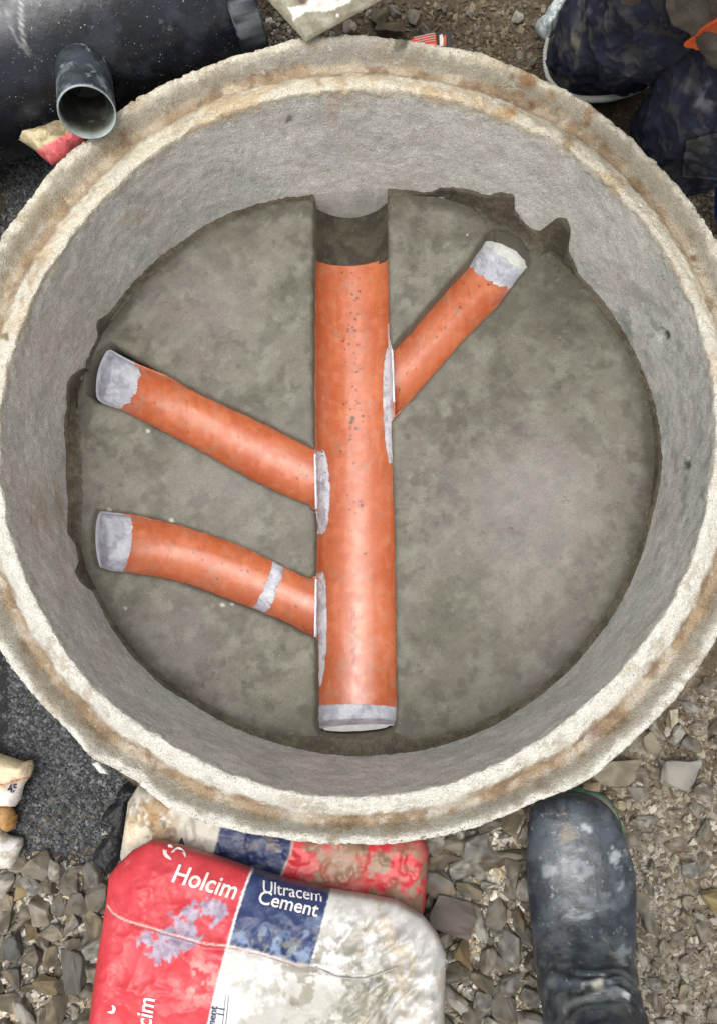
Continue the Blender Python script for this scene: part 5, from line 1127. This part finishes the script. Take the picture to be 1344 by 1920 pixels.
    # trousers
    def c_tr(V, q):
        c = np.tile(L(46, 50, 66), (len(V), 1)); c = mixc(c, L(34, 37, 50), .8 * sm(.45, .62, fbm(V, 10, 4, 420)))
        st = V @ (np.array([[.7, .7, 0], [-.7, .7, 0], [0, 0, 1.]]).T) * [2.2, .8, 1]
        m = sm(.58, .72, fbm(st, 12, 4, 421)) * sm(.45, .6, fbm(V, 7, 3, 422)); c = mixc(c, L(84, 84, 82), .4 * m)
        m = sm(.64, .70, fbm(V, 34, 4, 423)); c = mixc(c, L(80, 78, 76), .5 * m)
        for cx, cy, r_, cc in ((1095,60,34,(100,98,88)),(1075,85,24,(108,104,92)),(1170,120,34,(96,94,92)),(1140,20,26,(88,88,92)),(1085,10,20,(104,104,104)),(1322,185,22,(128,130,138)),(1290,160,14,(110,112,116)),(1210,90,20,(80,80,84)),(1060,150,14,(96,92,74)),(1300,250,16,(84,84,88))):
            g_ = gauss(q + 34 * (np.stack([fbm(V, 50, 3, 424), fbm(V, 50, 3, 425)], 1) - .5), (cx, cy), r_, 3); c = mixc(c, L(*cc), .85 * g_ * sm(.42, .56, fbm(st, 44, 3, 426)))
        return c
    def wr(V, Nn):
        q = V @ np.array([[.6, -.8, 0], [.8, .6, 0], [0, 0, 1.]]) * [1, 2.4, 1.3]
        return .020 * (ridge(q, 8, 3, 430) ** 2 - .4) + .007 * (ridge(V, 24, 3, 431) - .5)
    C_ = []
    for K_, M_, H_, A_ in ((K1, M1, H1, A1_), (K2, M2, H2, A2_)):
        C_ += [(H_, .098, M_, .092), (M_, .092, K_, .078), (K_, .078, K_ - f * .16 + [0, 0, -.010], .070), (K_ - f * .16 + [0, 0, -.010], .070, A_, .052)]
    C_ += [(H1, .10, Pv, .125), (H2, .10, Pv, .125)]
    tr = volume('trousers', C_, M_cloth, root, c_tr, wr, .008)
    # pocket flap on the right thigh
    # shirt
    hem = U1(1385, -160, .235)
    c_sh = lambda V, q: mixc(mixc(np.tile(L(104, 98, 90), (len(V), 1)), L(84, 80, 74), .8 * sm(.42, .62, fbm(V, 12, 4, 440))), L(132, 126, 116), .5 * sm(.52, .68, fbm(V * [3, 1, 1], 20, 4, 441)))
    C_ = [(Pv + up * .02, .15, Wst, .145), (Wst, .145, Ch, .15), (Ch, .15, Nk - up * .02, .07), (Ch + up * .08, .08, S1, .07), (S1, .07, E1, .058), (E1, .058, W1_, .045),
        (Ch + up * .08, .08, S2, .07), (S2, .07, E2, .058), (E2, .058, W2_, .045), (Pv + up * .04, .14, hem, .085), (hem, .085, hem + (hem - Pv) * .15 - sd_ * .06, .07), (hem, .08, hem + sd_ * .09 - f * .06, .06), (hem, .075, U1(1238, -82, .20), .06), (U1(1238, -82, .20), .06, hem - f * .14, .07)]
    sh = volume('shirt', C_, M_cloth, root, c_sh, lambda V, Nn: .016 * (ridge(V @ np.array([[.8, .6, 0], [-.6, .8, 0], [0, 0, 1.]]) * [2.5, 1, 1], 7, 3, 442) ** 2 - .4), .010)
    for A_ in (A1_, A2_):
        J2 = [(A_ + f * .02, .05), (A_ - f * .05 + [0, 0, -.01], .048), (A_ - f * .12 + [0, 0, -.02], .042), (A_ - f * .19 + [0, 0, .0], .036)]
        bt = skin('work_boot', J2, [(0,1),(1,2),(2,3)], 2, M_rubber, colf=lambda V, q: np.tile(L(40, 40, 42), (len(V), 1))); adopt(bt, root)
    # pocket flap: a stitched patch laid on the trouser surface
    from mathutils.bvhtree import BVHTree
    me = tr.data; bv_ = BVHTree.FromPolygons([v.co[:] for v in me.vertices], [tuple(p.vertices) for p in me.polygons])
    def cast(q):
        out = []
        for p, d in zip(q, ray(q)):
            h = bv_.ray_cast(Vector(CP), Vector(d / np.linalg.norm(d))); out.append(np.array(h[0]) if h[0] else np.array([np.nan] * 3))
        return np.array(out)
    n = 36; A, B = np.meshgrid(np.linspace(0, 1, n), np.linspace(0, 1, n), indexing='ij')
    c00, c10, c01, c11 = np.array([1286, 262.]), np.array([1350, 246.]), np.array([1278, 330.]), np.array([1356, 338.])
    q = (c00 * (1 - A.ravel()[:, None]) + c10 * A.ravel()[:, None]) * (1 - B.ravel()[:, None]) + (c01 * (1 - A.ravel()[:, None]) + c11 * A.ravel()[:, None]) * B.ravel()[:, None]
    X = cast(q); bad = np.isnan(X[:, 0])
    if not bad.all() and bad.mean() < .5:
        z_ = np.interp(np.arange(len(X)), np.where(~bad)[0], X[~bad, 2]); X[bad] = U(q[bad], z_[bad])
        z_ = X[:, 2].reshape(n, n)
        for _ in range(12): z_ = (z_ + np.roll(z_, 1, 0) + np.roll(z_, -1, 0) + np.roll(z_, 1, 1) + np.roll(z_, -1, 1)) / 5 if False else z_
        view = CP - X; view /= np.linalg.norm(view, axis=1)[:, None]; X = X + view * .004
        V, Fq = thick(X.reshape(n, n, 3), .003); c = np.tile(L(48, 52, 64), (len(V), 1)); e_ = np.minimum(np.minimum(A, 1 - A), np.minimum(B, 1 - B)).ravel(); e_ = np.r_[e_, e_]; c = mixc(c, L(92, 92, 92), .7 * np.exp(-((e_ - .05) / .02) ** 2)); c = mixc(c, L(84, 82, 80), .6 * sm(.5, .62, fbm(V, 40, 3, 450)))
        o = orient(mesh('pocket_flap', V, Fq, M_cloth, col=c)); adopt(o, root)
    return K1, K2, f, cast
K1, K2, fdir, cast = person()

# twisted rope round the front knee
def rope(name, pts, r, label, turns=9):
    p = catmull(pts, 240); d = np.gradient(p, axis=0); d /= np.linalg.norm(d, axis=1)[:, None]; s = np.cross(d, [0, 0, 1.]); s /= np.linalg.norm(s, axis=1)[:, None]; t = np.cross(s, d)
    root = empty(name, p[120], label, 'rope'); ph = np.linspace(0, 2 * PI * turns, 240)
    for k in range(3):
        a = ph + k * 2 * PI / 3; q = p + (s * np.cos(a)[:, None] + t * np.sin(a)[:, None]) * r * .55; o = tube('strand', q[::2], r * .56, M_rope, seg=8, n=240); adopt(o, root)
rope('rope', [U1(1070, 182, -.10), U1(1090, 186, -.085), U1(1125, 186, -.075), U1(1160, 180, -.075), U1(1200, 166, -.085), U1(1240, 140, -.11)], .0048, 'white twisted rope running under the knee of the kneeling person', 12)
rope('rope', [U1(1026, 70, -.10), U1(1020, 105, -.10), U1(1024, 138, -.10), U1(1036, 158, -.10), U1(1052, 172, -.10)], .0032, 'pale cord lying along the outer side of the left knee', 8)
# orange strap
sp_ = []
for q_, z_ in zip([(1298,88),(1306,76),(1322,61),(1344,45),(1362,32)], (.08,.09,.10,.11,.12)):
    h_ = cast(np.array([q_], float))[0]; h_ = U1(*q_, z_) if np.isnan(h_[0]) else h_; v_ = CP - h_; v_ /= np.linalg.norm(v_); sp_.append(h_ + v_ * .065)
p = catmull(sp_, 40); d = np.gradient(p, axis=0); s = np.cross(d, [0, 0, 1.]); s /= np.linalg.norm(s, axis=1)[:, None]
wd = np.interp(np.linspace(0, 1, 40), [0, .04, .12, .3, 1], [.004, .0105, .011, .008, .008]); G = np.stack([p + s * (wd * k)[:, None] + np.array([0, 0, 1.]) * (.002 * (1 - k * k)) for k in np.linspace(-1, 1, 9)], 1)
V, Fq = thick(G, .003); o = orient(mesh('strap', V, Fq, M_plain, col=np.tile(L(232, 96, 24), (len(V), 1)))); tag(o, 'bright orange strap hanging between the legs of the kneeling person', 'strap')
